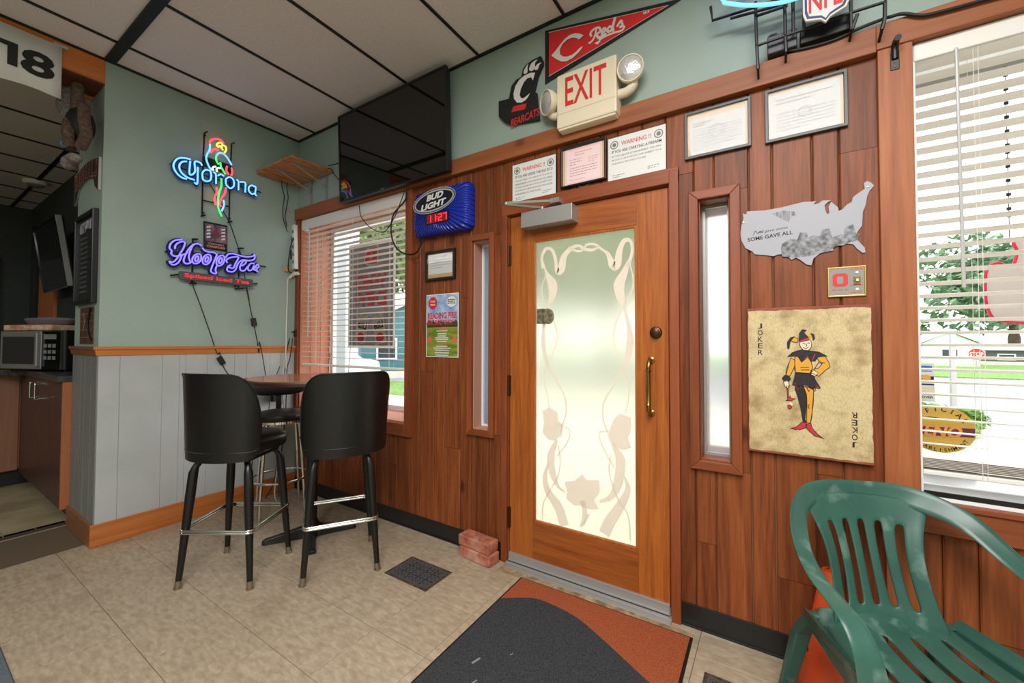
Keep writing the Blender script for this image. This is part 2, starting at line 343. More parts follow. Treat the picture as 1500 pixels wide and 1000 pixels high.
def struct(name, g=None, m=None, parent=None, **k):
    if g is None:
        o = bpy.data.objects.new(name, None); C.objects.link(o)
        if parent: o.parent = parent
    else: o = build(name, g, m, parent, **k)
    if not parent: o['kind'] = 'structure'
    return o
FR = (PI/2, 0, 0)             # a thing hung on the front wall: x right, y up, z into the room
LR = (PI/2, 0, PI/2)          # a thing hung on the left wall: x towards the front wall, y up, z into the room
def copy_tree(o, parent=None):
    c = o.copy(); C.objects.link(c)
    if parent: c.parent = parent
    for ch in list(o.children): copy_tree(ch, c)
    return c
XL, YE, ZC, ZT, TH = -2.3506, -1.3079, 3.19, 2.545, .27
def fw(name, label, cat, x, z, off=0, group=None): return thing(name, label, cat, (x, -off, z), FR, group)
def lw(name, label, cat, y, z, off=0, group=None): return thing(name, label, cat, (XL+off, y, z), LR, group)
def rel(name, cx, cy): return [[((a/1000-cx), (b/1000-cy)) for a, b in st] for st in T[name]]
T={
'COR_BLUE':[[(-853,2685),(-891,2681),(-928,2663),(-951,2623),(-952,2584),(-931,2549),(-903,2531),(-874,2530)],[(-876,2661),(-902,2648),(-918,2621),(-918,2589),(-900,2560),(-868,2543),(-826,2539)],[(-855,2669),(-857,2572),(-824,2601),(-826,2677),(-792,2682),(-780,2665)],[(-807,2644),(-808,2520),(-826,2521)],[(-775,2575),(-776,2611),(-758,2640),(-729,2643),(-720,2620),(-722,2578),(-744,2556),(-769,2559),(-775,2575)],[(-704,2644),(-688,2628),(-686,2557)],[(-675,2625),(-655,2643),(-632,2636)],[(-618,2576),(-618,2618),(-592,2642),(-567,2631),(-560,2591),(-573,2563),(-590,2554),(-617,2572)],[(-543,2639),(-529,2625),(-528,2558)],[(-518,2628),(-479,2633),(-478,2555)],[(-398,2624),(-428,2630),(-450,2607),(-449,2576),(-427,2557),(-405,2570)],[(-417,2626),(-398,2624),(-401,2567),(-390,2554)]],
'PAR_BLUE':[[(-731,2851),(-733,2805),(-750,2761),(-753,2723),(-736,2677),(-717,2651)],[(-684,2784),(-671,2804),(-648,2813),(-621,2800),(-597,2771),(-580,2743)],[(-632,2445),(-629,2404),(-644,2354)]],
'PAR_RED':[[(-733,2861),(-721,2889),(-692,2908),(-663,2913),(-637,2897)],[(-725,2786),(-713,2812),(-694,2825),(-675,2825)],[(-613,2723),(-616,2684),(-599,2659)],[(-581,2720),(-575,2690),(-582,2657)],[(-683,2531),(-679,2495),(-694,2438),(-687,2391)],[(-617,2549),(-626,2496),(-649,2452),(-658,2411),(-649,2387)]],
'PAR_GREEN':[[(-688,2778),(-687,2741),(-671,2715)],[(-660,2736),(-653,2701),(-622,2654)],[(-651,2610),(-650,2550),(-663,2493),(-671,2430),(-667,2371),(-643,2313)]],
'PAR_YEL':[[(-672,2849),(-685,2859),(-682,2875),(-663,2891),(-648,2885),(-650,2865),(-662,2858),(-665,2869)],[(-639,2881),(-624,2872),(-622,2846),(-632,2823)],[(-655,2852),(-641,2839)]],
'PAR_WHT':[[(-704,2656),(-712,2668),(-705,2683),(-689,2691)],[(-680,2653),(-684,2673),(-672,2687),(-659,2689)]],
'COR_FRAME':[[(-739,2953),(-758,2933),(-763,2734),(-763,2290)],[(-549,2946),(-571,2929),(-578,2650),(-579,2289)],[(-762,2412),(-575,2413)],[(-968,2616),(-859,2607),(-578,2603),(-342,2603)],[(-772,2284),(-741,2303)],[(-590,2282),(-556,2300)]],
'HOOP':[[(-935,1998),(-933,2023),(-918,2045),(-893,2061),(-877,2056),(-884,2016),(-903,1973),(-925,1926),(-946,1900),(-966,1902),(-952,1883),(-931,1886),(-909,1912),(-892,1965)],[(-894,2075),(-934,2061),(-959,2034),(-967,1999),(-954,1980),(-956,1958),(-932,1946),(-874,1973),(-860,1993)],[(-824,2056),(-847,2023),(-865,1986),(-878,1945),(-882,1916),(-866,1902),(-841,1912)],[(-772,2055),(-796,2065),(-824,2050),(-842,2007),(-851,1961),(-845,1928),(-836,1913)],[(-774,1955),(-783,1931),(-800,1915),(-817,1912),(-828,1923),(-829,1945),(-819,1969),(-803,1985),(-786,1989),(-775,1977),(-774,1955)],[(-791,1952),(-795,1939),(-802,1931),(-808,1930),(-812,1936),(-812,1948),(-808,1961),(-801,1969),(-795,1971),(-791,1964),(-791,1952)],[(-710,1960),(-720,1936),(-736,1919),(-753,1917),(-763,1929),(-764,1951),(-755,1975),(-738,1992),(-722,1995),(-711,1983),(-710,1960)],[(-727,1957),(-732,1944),(-738,1936),(-744,1935),(-747,1942),(-747,1954),(-743,1967),(-737,1975),(-730,1976),(-727,1969),(-727,1957)],[(-767,2039),(-752,2022),(-722,2016),(-693,2019),(-670,2006)],[(-670,2006),(-689,1949),(-709,1876),(-695,1858),(-672,1859),(-678,1887),(-666,1930)],[(-619,1967),(-629,1941),(-646,1923),(-662,1920),(-672,1934),(-672,1958),(-663,1984),(-646,2002),(-629,2005),(-619,1992),(-619,1967)],[(-635,1964),(-640,1951),(-647,1941),(-653,1940),(-657,1948),(-656,1961),(-652,1975),(-645,1984),(-638,1985),(-635,1978),(-635,1964)],[(-599,1953),(-604,1976),(-578,1998),(-541,2011),(-519,2009),(-540,1957),(-555,1918),(-582,1919),(-593,1930)],[(-610,1993),(-594,2022),(-563,2034),(-513,2028),(-457,2026),(-411,2041),(-397,2056),(-399,2018),(-440,1998),(-485,1996),(-518,1966),(-539,1908),(-566,1886),(-598,1893),(-593,1924),(-572,1939)],[(-495,1945),(-468,1969),(-462,1994),(-485,1984),(-506,1938),(-500,1908),(-472,1912),(-450,1947)],[(-399,1980),(-428,1975),(-447,1941),(-441,1917),(-416,1927),(-399,1967),(-401,1929),(-374,1927)],[(-392,1943),(-375,1978),(-363,1960),(-386,1931),(-368,1915)]],
'HOOP_BOARD':[[(-901,1830),(-892,1842),(-408,1845),(-410,1785),(-887,1790),(-900,1805)]],
'HOOP_FRAME':[[(-805,2104),(-819,2089),(-817,1970),(-818,1760)],[(-490,2098),(-504,2083),(-502,1966),(-502,1763)],[(-984,1973),(-831,1985),(-608,1972),(-294,1974)],[(-950,1804),(-906,1819),(-828,1804)],[(-400,1812),(-359,1820)],[(-824,2097),(-786,2105)],[(-515,2087),(-468,2099)],[(-837,1761),(-790,1770)],[(-529,1756),(-462,1767)]],
'REDS_C':[[(486,3027),(461,3048),(434,3061),(402,3064),(370,3053),(341,3032),(317,3011),(286,2990),(317,2958),(351,2930),(384,2920),(421,2925),(457,2943),(475,2957),(482,2969),(461,2965),(443,2953),(416,2944),(384,2946),(358,2958),(341,2979),(341,3006),(358,3030),(388,3043),(421,3041),(443,3029),(459,3014)]],
'REDS_S':[[(532,3002),(526,3021),(541,3035),(567,3037),(581,3025),(581,3010),(566,3004),(554,3005)],[(560,3034),(554,3005),(541,2981),(528,2972),(515,2971)],[(558,3003),(571,2981),(583,2976),(596,2983)],[(592,2993),(609,3001),(611,3012),(600,3017),(592,3006),(592,2991),(600,2982),(617,2983)],[(646,3007),(634,3013),(623,3003),(627,2989),(642,2989),(652,3003)],[(665,3052),(654,3012),(650,2989),(660,2983)],[(674,2995),(695,3019),(701,3004),(703,2987),(687,2988)],[(703,2987),(714,2978),(698,2965),(658,2970),(609,2970),(575,2963)]],
'REDS_TAIL':[[(549,2957),(575,2961),(585,2955),(566,2943)]],
'PAW':[[(107,2954),(118,2971),(138,2988),(133,2970),(133,2942),(118,2935),(107,2943)],[(146,2960),(164,2986),(202,2991),(185,2978),(185,2951),(167,2937),(149,2944)],[(182,2943),(200,2963),(228,2963),(213,2954),(205,2934),(190,2932)],[(185,2919),(154,2928),(112,2927),(75,2913),(48,2885),(35,2843),(38,2810),(60,2779),(92,2769),(123,2777),(141,2794),(149,2807),(128,2798),(107,2791),(89,2797),(78,2819),(86,2854),(107,2888),(133,2904),(159,2901),(170,2877)],[(35,2764),(128,2753),(115,2721),(19,2732)]],
'PAW_PLATE':[[(-77,2833),(-1,2825),(18,2898),(51,2924),(88,2929),(99,2972),(120,2991),(161,3003),(222,3007),(237,2968),(237,2952),(202,2893),(177,2803),(195,2797),(213,2630),(13,2657),(-31,2686),(-76,2735)]],
'USA':[[(1245,1904),(1258,1897),(1261,1911),(1328,1903),(1392,1906),(1466,1915),(1496,1911),(1509,1911),(1500,1898),(1518,1900),(1529,1909),(1558,1905),(1545,1898),(1536,1888),(1539,1865),(1544,1849),(1551,1855),(1549,1880),(1558,1898),(1571,1882),(1579,1872),(1581,1857),(1592,1861),(1607,1878),(1622,1886),(1626,1904),(1639,1915),(1662,1930),(1660,1954),(1670,1960),(1682,1950),(1690,1937),(1676,1919),(1668,1896),(1665,1870),(1655,1840),(1652,1786),(1639,1766),(1633,1751),(1635,1735),(1645,1720),(1659,1699),(1661,1680),(1652,1679),(1636,1697),(1624,1717),(1603,1723),(1595,1716),(1577,1718),(1560,1712),(1562,1700),(1542,1697),(1520,1694),(1497,1674),(1490,1647),(1474,1651),(1452,1674),(1438,1684),(1421,1677),(1409,1696),(1395,1704),(1375,1705),(1358,1699),(1326,1708),(1288,1716),(1280,1729),(1254,1747),(1238,1783),(1234,1814),(1239,1850),(1247,1879)]],
'USA_ART':[[(1355,1884),(1392,1891),(1435,1880),(1444,1864),(1425,1862),(1413,1840),(1387,1859)],[(1412,1701),(1414,1730),(1424,1734),(1424,1769),(1444,1801),(1457,1787),(1490,1785),(1498,1764),(1521,1753),(1534,1771),(1561,1772),(1567,1749),(1560,1728),(1586,1741),(1603,1736),(1628,1730),(1624,1720),(1594,1718),(1560,1714),(1542,1700),(1516,1695),(1502,1690),(1461,1690),(1438,1686),(1421,1683)]],
'USA_POLE':[[(1350,1885),(1516,1751)]],
'ETCH_UP':[[(211,1763),(205,1831),(232,1876),(270,1866),(291,1821),(307,1735),(333,1751),(348,1815),(389,1856),(438,1869),(477,1845),(525,1835),(562,1853)],[(379,1872),(419,1843),(458,1839),(487,1867),(534,1865),(571,1834),(608,1803),(635,1739),(661,1745),(670,1804),(696,1861),(731,1856),(739,1796),(713,1722)],[(216,1801),(232,1742),(275,1662),(275,1596),(243,1531),(222,1436),(216,1322),(243,1199),(307,1098)],[(232,1722),(205,1648),(216,1570),(265,1492),(301,1397),(307,1341),(275,1256),(233,1170),(222,1094)],[(722,1755),(696,1690),(669,1632),(678,1562),(699,1501),(720,1407),(728,1323),(703,1221),(655,1117)],[(726,1738),(743,1668),(738,1601),(704,1527),(660,1452),(638,1357),(659,1271),(694,1187),(711,1120)]],
'ETCH_LO':[[(304,1098),(352,1024),(362,930),(341,861),(330,812)],[(221,1094),(249,997),(254,939)],[(652,1117),(591,1023),(577,932),(605,845)],[(723,1121),(714,1007),(696,952)],[(314,858),(383,832),(367,759),(304,674)],[(304,770),(266,668),(277,573),(314,503),(357,483)],[(249,626),(227,545),(249,461),(314,388),(351,293)],[(314,742),(325,648),(309,559),(260,473),(216,386),(210,297)],[(614,855),(557,839),(576,769),(641,663)],[(632,786),(673,712),(659,587),(622,509),(557,469)],[(695,629),(712,562),(668,466),(613,374),(584,305)],[(623,731),(613,632),(659,508),(712,432),(725,306)],[(459,457),(474,387),(449,307)],[(498,392),(464,320)]],
'ETCH_FLOWER':[[(352,538),(419,560),(459,600),(489,573),(557,586),(561,524),(528,471),(556,433),(508,417),(449,427),(409,418),(362,446),(367,494)],[(210,925),(254,949),(309,929),(314,877),(341,861),(336,793),(282,762),(249,763),(210,797),(221,857)],[(633,911),(669,954),(731,938),(727,860),(713,832),(731,782),(687,763),(623,785),(605,827)]],
'NFL_SHIELD':[[(1466,2705),(1467,2616),(1477,2604),(1501,2590),(1524,2585),(1537,2573),(1552,2587),(1581,2593),(1602,2602),(1612,2616),(1612,2637)]],
'NFL_IN':[[(1470,2699),(1471,2616),(1501,2595),(1526,2589),(1539,2580),(1549,2592),(1576,2599),(1597,2609),(1607,2620),(1608,2635)],[(1478,2696),(1478,2620),(1501,2602),(1526,2596),(1538,2588),(1547,2600),(1575,2608),(1593,2616),(1600,2628),(1600,2639)]],
'NFL_FRAME':[[(1131,2843),(1138,2776),(1301,2763),(1462,2755)],[(1209,2754),(1363,2735),(1471,2730)],[(1304,2785),(1307,2594),(1311,2490)],[(1303,2722),(1418,2718)],[(1302,2593),(1461,2595),(1607,2599),(1719,2596)],[(1407,2743),(1409,2581),(1411,2525)],[(1436,2729),(1436,2597)],[(1472,2658),(1472,2593)],[(1619,2645),(1619,2531)],[(1638,2585),(1621,2530)],[(1717,2600),(1716,2535),(1707,2494)]],
'NFL_BLUE':[[(1054,2918),(1139,2845),(1190,2798),(1260,2756),(1331,2725),(1399,2705),(1468,2700)]],
'NFL_XFMR':[[(1367,2703),(1468,2687),(1469,2625),(1369,2639)],[(1485,2635),(1607,2641),(1606,2612),(1484,2605)]],
'NFL_CABLE':[[(1381,2642),(1354,2642),(1354,2613),(1375,2578),(1422,2554),(1490,2542),(1576,2540),(1657,2555),(1727,2561),(1772,2555)]],
'NFL_CABLE2':[[(1738,2557),(1774,2553),(1826,2524),(1882,2516),(1951,2512),(2027,2508),(2075,2500)]],
'CORD_SHELF':[[(-170,2794),(-165,2700),(-144,2627),(-155,2528),(-149,2426),(-112,2315)],[(-115,2805),(-122,2714),(-109,2630),(-123,2537),(-134,2446),(-117,2362)]],
'CORD_TV':[[(-1923,2896),(-1857,2841),(-1793,2796),(-1742,2747),(-1680,2688),(-1631,2640)],[(-1806,2822),(-1719,2813),(-1646,2810)]],
'CORD_WIN':[[(-860,2420),(-870,2346),(-981,2273),(-1014,2184),(-1001,2088),(-943,2003),(-844,1953),(-749,1956),(-694,2024)],[(-1371,2398),(-1343,2301),(-1216,2191),(-1083,2147),(-1002,2198),(-936,2280),(-860,2413)]],
'STRIP':[[(-80,2287),(-87,2181),(-100,2001),(-75,1956),(-43,1969)],[(-140,2522),(-114,2384),(-136,2267),(-142,2169),(-118,2110),(-78,2126)],[(-12,2130),(57,2042),(58,1959),(24,1921),(-26,1947)],[(-35,1962),(-83,1923),(-109,1871),(-111,1679),(-116,1439),(-114,1121),(-110,1065)],[(-75,1360),(-104,1216),(-113,1066)],[(-58,1360),(-80,1184),(-107,1065)]],
'NEON_CORD':[[(-721,2571),(-672,2489),(-615,2364),(-569,2283),(-515,2128),(-480,2032),(-458,1903),(-436,1788),(-414,1671)],[(-806,1764),(-782,1693),(-758,1641)]],
'NEON_CORD2':[[(-813,1762),(-758,1602),(-695,1408),(-642,1237)],[(-440,1778),(-403,1599),(-380,1493),(-348,1339),(-332,1231)]],
'NEON_CORD3':[[(-651,1328),(-627,1242),(-616,1178),(-591,1112),(-557,1055),(-516,964)],[(-334,1330),(-298,1155),(-274,1013)]]}

# ---------------------------------------------------------------- floor and ceiling
XR, YB = 3.45, -7.0
fl = struct('floor', G().box((-7.2, YB, -.06), (XR, .02, -.0045)).box((-.02, .02, -.06), (.95, TH, -.0045)), m_grout)
TS = .3185; tile_me = {}
def tile(x0, x1, y0, y1, m, parent=fl):
    w, h = round(x1-x0, 3), round(y1-y0, 3)
    if (w, h, m.name) not in tile_me:
        g = G(); a, b, e = w/2-.0013, h/2-.0013, .0015
        g.add([(-a, -b, -.0045), (a, -b, -.0045), (a, b, -.0045), (-a, b, -.0045), (-a, -b, -.001), (a, -b, -.001), (a, b, -.001), (-a, b, -.001), (-a+e, -b+e, 0), (a-e, -b+e, 0), (a-e, b-e, 0), (-a+e, b-e, 0)],
              [(0, 1, 5, 4), (1, 2, 6, 5), (2, 3, 7, 6), (3, 0, 4, 7), (4, 5, 9, 8), (5, 6, 10, 9), (6, 7, 11, 10), (7, 4, 8, 11), (8, 9, 10, 11)])
        o = build('floor_tile', g, m, parent); tile_me[(w, h, m.name)] = o.data
    else:
        o = bpy.data.objects.new('floor_tile', tile_me[(w, h, m.name)]); C.objects.link(o); o.parent = parent
    o.location = ((x0+x1)/2, (y0+y1)/2, 0)
xs = [-.53+TS*k for k in range(-8, 12)]; ys = [0-.0]+[-.18]+[-.818+TS*k for k in range(1, -1, -1)]+[-1.1365-TS*k for k in range(0, 6)]
ys = [.018, -.181, -.4995, -.818, -1.1365, -1.455, -1.7735, -2.092, -2.41, -2.73]
for i in range(len(xs)-1):
    for j in range(len(ys)-1):
        x0, x1 = xs[i], min(xs[i+1], XR)
        if x1 <= XL: continue
        if x0 < XL and ys[j+1] > YE: x0 = max(x0, XL)
        tile(x0, x1, ys[j+1], ys[j], m_floor)
for y0, y1 in ((-1.7735, -1.455), (-2.092, -1.7735), (-1.455, -1.31)):
    tile(-2.97, xs[0], y0, y1, m_floor)
big = .61
for i in range(6):
    for j in range(3):
        tile(-3.03-big*(i+1), -3.03-big*i, -.99-big*(j+1), -.99-big*j, m_floorD)
struct('trim_1', G().box((-3.03, -2.1, -.003), (-2.972, YE, .004)), mat('dark_floor_strip', (70, 60, 48), .6))
struct('floor.001', G().box((-7.2, YB, -.004), (-2.3, -2.82, -.001)).box((-2.35, YB, -.004), (XR, -2.73, -.001)), m_floorD)

ce = struct('ceiling', G().box((-2.62, YB, ZC+.03), (XR, .3, ZC+.09)), mat('ceiling_void', (40, 38, 36), .9))
cx_ = [-2.335]+[-2.07+.61*k for k in range(0, 10)]; cy_ = [0, -1.29, -2.51, -3.73, -4.95, -6.17, -7.0]
ct = {}
def ctile(x0, x1, y0, y1, z, m, parent):
    k = (round(x1-x0, 2), round(y1-y0, 2), m.name)
    if k not in ct:
        a, b = k[0]/2, k[1]/2; o = build('ceiling_tile', G().box((-a, -b, 0), (a, b, .015)), m, parent); ct[k] = o.data
    else: o = bpy.data.objects.new('ceiling_tile', ct[k]); C.objects.link(o); o.parent = parent
    o.location = ((x0+x1)/2, (y0+y1)/2, z)
for i in range(len(cx_)-1):
    for j in range(len(cy_)-1): ctile(cx_[i], min(cx_[i+1], XR), cy_[j+1], cy_[j], ZC+.004, m_ctile, ce)
for x in cx_[1:]: build('ceiling_tee', G().box((x-.0075, YB, ZC-.006), (x+.0075, 0, ZC+.006)), m_tee, ce)
for j, y in enumerate(cy_[1:-1]): build('ceiling_tee', G().box((XL, y-.028, ZC-.009), (XR, y+.028, ZC+.006)), m_tee, ce)
build('wall_angle', G().box((XL, -.018, ZC-.008), (XR, 0, ZC+.003)), m_tee, ce)
build('wall_angle', G().box((XL, YE, ZC-.008), (XL+.016, -.018, ZC+.003)), m_tee, ce)
build('wall_angle', G().box((XL, YB, ZC-.008), (XL+.012, YE, ZC+.003)), m_tee, ce)
Z2 = 3.11
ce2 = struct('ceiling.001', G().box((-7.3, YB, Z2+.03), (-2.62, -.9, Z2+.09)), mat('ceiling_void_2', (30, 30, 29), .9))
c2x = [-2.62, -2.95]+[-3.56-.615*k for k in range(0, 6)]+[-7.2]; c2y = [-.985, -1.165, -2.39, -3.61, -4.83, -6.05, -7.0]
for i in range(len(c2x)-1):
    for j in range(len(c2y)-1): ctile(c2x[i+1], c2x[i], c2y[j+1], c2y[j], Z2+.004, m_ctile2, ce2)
for x in c2x[1:-1]: build('ceiling_tee', G().box((x-.008, YB, Z2-.006), (x+.008, -.985, Z2+.006)), m_tee, ce2)
for y in c2y[1:-1]: build('ceiling_tee', G().box((-7.2, y-.016, Z2-.006), (-2.62, y+.016, Z2+.006)), m_tee, ce2)

# ---------------------------------------------------------------- walls
OPEN = [(-2.30, -.90, .735, 2.445), (-.29, -.15, .765, 1.985), (-.012, .935, -.02, 2.105), (1.06, 1.195, .78, 2.0), (1.802, 3.30, .755, 2.45)]
def cells(xa, xb, za, zb, holes):
    X = sorted({xa, xb}|{v for h in holes for v in h[:2] if xa < v < xb}); Zs = sorted({za, zb}|{v for h in holes for v in h[2:] if za < v < zb}); out = []
    for i in range(len(X)-1):
        run = None
        for j in range(len(Zs)-1):
            mx, mz = (X[i]+X[i+1])/2, (Zs[j]+Zs[j+1])/2
            if any(h[0] < mx < h[1] and h[2] < mz < h[3] for h in holes):
                if run: out.append(run); run = None
            elif run: run[3] = Zs[j+1]
            else: run = [X[i], X[i+1], Zs[j], Zs[j+1]]
        if run: out.append(run)
    return out
g = G()
for a, b, c, d in cells(-2.95, XR+.2, -.06, 2.50, OPEN): g.box((a, .019, c), (b, TH, d))
g.box((-2.95, .001, 2.50), (XR+.2, TH, ZC+.03))
wf = struct('wall_front', g, m_green)
# planks: alternating narrow and wide boards
seams = [-2.335, -2.21, -2.12, -1.98, -1.89, -1.75, -1.66, -1.52, -1.43, -1.31, -1.225, -1.084, -.995, -.854, -.765, -.624, -.532, -.39, -.30, -.16, -.06, .023, .17, .315, .44, .58, .673, .80, .915, 1.041, 1.127, 1.268, 1.356, 1.497, 1.585, 1.715, 1.86, 1.95, 2.09, 2.18, 2.32, 2.41, 2.55, 2.64, 2.78, 2.87, 3.01, 3.10, 3.24, 3.33, 3.445]
def planks(xa, xb, za, zb, holes):
    hs = [h for h in holes if h[0] < xb-.001 and h[1] > xa+.001]; Zs = sorted({za, zb}|{v for h in hs for v in h[2:] if za < v < zb}); out = []
    for j in range(len(Zs)-1):
        mz = (Zs[j]+Zs[j+1])/2; iv = [(xa, xb)]
        for h in hs:
            if h[2] < mz < h[3]:
                iv = [q for a, b in iv for q in ((a, min(b, h[0])), (max(a, h[1]), b)) if q[1]-q[0] > .004]
        for a, b in iv:
            for o in out:
                if o[3] == Zs[j] and abs(o[0]-a) < 1e-6 and abs(o[1]-b) < 1e-6: o[3] = Zs[j+1]; break
            else: out.append([a, b, Zs[j], Zs[j+1]])
    return out
PH = [(-2.36, -.86, .68, 2.5), (-.285, -.145, .75, 2.0), (-.02, .95, -.1, 2.14), (1.045, 1.21, .75, 2.02), (1.76, 3.4, .70, 2.5)]
JN = {1.356: .33, 1.585: 2.09, 1.497: .79, -.765: 1.12, -.532: .62, -.39: 1.62, .023: 2.2, -1.31: .3, -1.084: .42, .44: 2.3, -.854: 1.9, 1.041: .4, 1.95: .3}
for i in range(len(seams)-1):
    a, b = seams[i], seams[i+1]
    for x0, x1, z0, z1 in planks(a, b, .0, 2.46, PH):
        if z1-z0 < .02: continue
        zs_ = [z0]+([JN[a]] if a in JN and z0+.05 < JN[a] < z1-.05 else [])+[z1]
        for q in range(len(zs_)-1):
            pr = random.uniform(-.0012, .0012)
            build('plank', G().plank((x0+.0012, pr, zs_[q]+.001), (x1-.0012, .019, zs_[q+1]-.001), .005), m_plank, wf)
def trim(name, a, b, m, parent=wf, bev=.003): return build(name, G().box(a, b), m, parent, bevel=bev)
trim('beam', (XL, -.034, 2.445), (1.70, .004, ZT), m_beam)
trim('beam', (1.70, -.034, 2.452), (XR, .004, ZT+.004), m_beam)
trim('post', (1.703, -.028, -.0), (1.802, .02, 2.452), m_post)
trim('corner_board', (XL, -.02, .64), (-2.30, .02, 2.445), m_trimZ)
for a, b in ((-2.335, -.05), (.972, 1.703), (1.802, XR)):
    struct('baseboard_front', G().box((a, -.007, 0), (b, .003, .104)).box((a, -.014, 0), (b, .003, .010)), m_vinylblk, bevel=.002)

wl = struct('wall_left', G().box((-2.95, YE, -.05), (XL, .02, ZC+.03)), m_green)
gs = [.0, -.146, -.233, -.42, -.51, -.70, -.838, -.875, -.976, -1.202, YE]
for i in range(len(gs)-1):
    build('wainscot_panel', G().box((XL-.004, gs[i+1]+.0006, .02), (XL+.006, gs[i]-.0006, 1.24)), m_grey, wl, bevel=.0014, seg=1)
ge = [XL+.006, -2.47, -2.62, -2.72, -2.95]
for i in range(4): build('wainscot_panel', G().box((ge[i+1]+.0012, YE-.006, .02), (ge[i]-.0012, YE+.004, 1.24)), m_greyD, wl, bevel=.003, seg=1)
def railprof(t): return [(0, 1.232), (.012*t, 1.232), (.016*t, 1.25), (.02*t, 1.268), (.028*t, 1.274), (.028*t, 1.292), (0, 1.292)]
pr = railprof(1)
V = [(XL+a, YE-a, b) for a, b in pr]+[(XL+a, 0, b) for a, b in pr]; n = len(pr)
build('chair_rail', G().add(V, [tuple(range(n)), tuple(range(2*n-1, n-1, -1))]+[((i+1) % n, i, n+i, n+(i+1) % n) for i in range(n)]), m_rail, wl)
V = [(XL+a, YE-a, b) for a, b in pr]+[(-2.96, YE-a, b) for a, b in pr]
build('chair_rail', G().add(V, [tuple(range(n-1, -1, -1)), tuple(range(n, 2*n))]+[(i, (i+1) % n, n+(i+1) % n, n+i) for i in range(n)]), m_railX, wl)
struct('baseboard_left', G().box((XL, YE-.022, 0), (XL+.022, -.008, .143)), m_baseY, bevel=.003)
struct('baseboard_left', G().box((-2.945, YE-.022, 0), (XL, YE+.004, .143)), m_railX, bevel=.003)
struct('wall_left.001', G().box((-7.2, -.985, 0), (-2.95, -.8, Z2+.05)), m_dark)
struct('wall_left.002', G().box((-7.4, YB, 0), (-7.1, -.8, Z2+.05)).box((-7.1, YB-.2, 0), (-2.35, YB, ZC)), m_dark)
struct('wall_back', G().box((-2.35, YB-.2, -.05), (XR+.2, YB, ZC+.05)), m_green)
struct('wall_right', G().box((XR, YB, -.05), (XR+.2, .019, ZC+.05)), m_green)
# header over the opening to the bar room
hd = struct('trim_2', G().box((-2.60, YB, 3.03), (XL, YE, ZC+.02)).box((-2.63, YB, 3.0), (-2.60, YE, ZC+.02)), wood('orange_header_board', (190, 106, 46), (214, 130, 66), 'Y', .7, .4, rvar=0), bevel=.003)
build('underside_board', G().box((-2.60, YB, 3.022), (XL-.001, YE-.001, 3.031)), wood('dark_header_board', (96, 52, 34), (120, 70, 46), 'Y', .7, .5, rvar=0), hd)

# ---------------------------------------------------------------- windows
def casing(parent, x0, x1, z0, z1, w, wt=None, wb=None, off=-.02, m=None):
    """mitred picture-frame casing around an opening"""
    wt = w if wt is None else wt; wb = w if wb is None else wb
    for nm, poly, mm in (('casing', [(x0-w, z0-wb), (x0, z0), (x0, z1), (x0-w, z1+wt)], m_trimZ), ('casing', [(x1, z0), (x1+w, z0-wb), (x1+w, z1+wt), (x1, z1)], m_trimZ),
                         ('casing', [(x0-w, z1+wt), (x0, z1), (x1, z1), (x1+w, z1+wt)], m_trimX), ('casing', [(x0-w, z0-wb), (x1+w, z0-wb), (x1, z0), (x0, z0)], m_trimX)):
        build(nm, G().prism([(a, b) for a, b in poly], 0, -off+.004, Matrix(((1, 0, 0, 0), (0, 0, -1, .004), (0, 1, 0, 0), (0, 0, 0, 1)))), mm, parent, bevel=.003)
def lining(parent, x0, x1, z0, z1, d0, d1, m, t=.012, boards=1, sill=None):
    w = (d1-d0)/boards
    for k in range(boards):
        for xa, xb in ((x0, x0+t), (x1-t, x1)): build('reveal_board', G().box((xa, d0+w*k+.001, z0), (xb, d0+w*(k+1)-.001, z1)), m, parent, bevel=.002)
    build('reveal_board', G().box((x0+t, d0, z1-t), (x1-t, d1, z1)), m, parent)
    build('sill_board', G().box((x0+t, d0, z0), (x1-t, d1, z0+t)), sill or m, parent)
w1 = struct('window_1')
lining(w1, -2.30, -.90, .735, 2.445, .0, .30, m_brownsiding, boards=3)
build('casing', G().box((-.90, -.022, .645), (-.832, .004, 2.445)), m_trimZ, w1, bevel=.003)
build('casing', G().box((-2.30, -.022, .645), (-.90, .004, .735)), m_trimX, w1, bevel=.003)
build('sash', G().frame(-2.29, .745, -.91, 2.435, .045, 0, .04, Matrix(((1, 0, 0, 0), (0, 0, -1, .34), (0, 1, 0, 0), (0, 0, 0, 1)))), m_whitegl, w1, bevel=.003)
build('window_pane', G().box((-2.25, .318, .785), (-.95, .322, 2.395)), m_glass, w1)
w2 = struct('window_2')
lining(w2, 1.802, 3.30, .755, 2.45, .0, .30, m_whitegl, boards=1)
build('sill_board', G().box((1.80, -.03, .735), (3.36, .0, .755)), m_trimX, w2, bevel=.003)
build('casing', G().box((1.80, -.022, .64), (3.36, .004, .735)), m_trimX, w2, bevel=.003)
build('casing', G().box((3.30, -.022, .64), (3.37, .004, 2.452)), m_trimZ, w2, bevel=.003)
build('sash', G().frame(1.812, .765, 3.29, 2.44, .035, 0, .04, Matrix(((1, 0, 0, 0), (0, 0, -1, .34), (0, 1, 0, 0), (0, 0, 0, 1)))), m_alu, w2, bevel=.003)
build('window_pane', G().box((1.84, .318, .79), (3.26, .322, 2.41)), m_glass, w2)
build('sash_gasket', G().box((1.815, .005, .765), (3.29, .012, .785)), m_black, w2)
build('sill_ledge', G().box((1.815, .06, .767), (3.29, .30, .80)), mat('ledge_metal', (196, 196, 194), .3, .3), w2, bevel=.004)
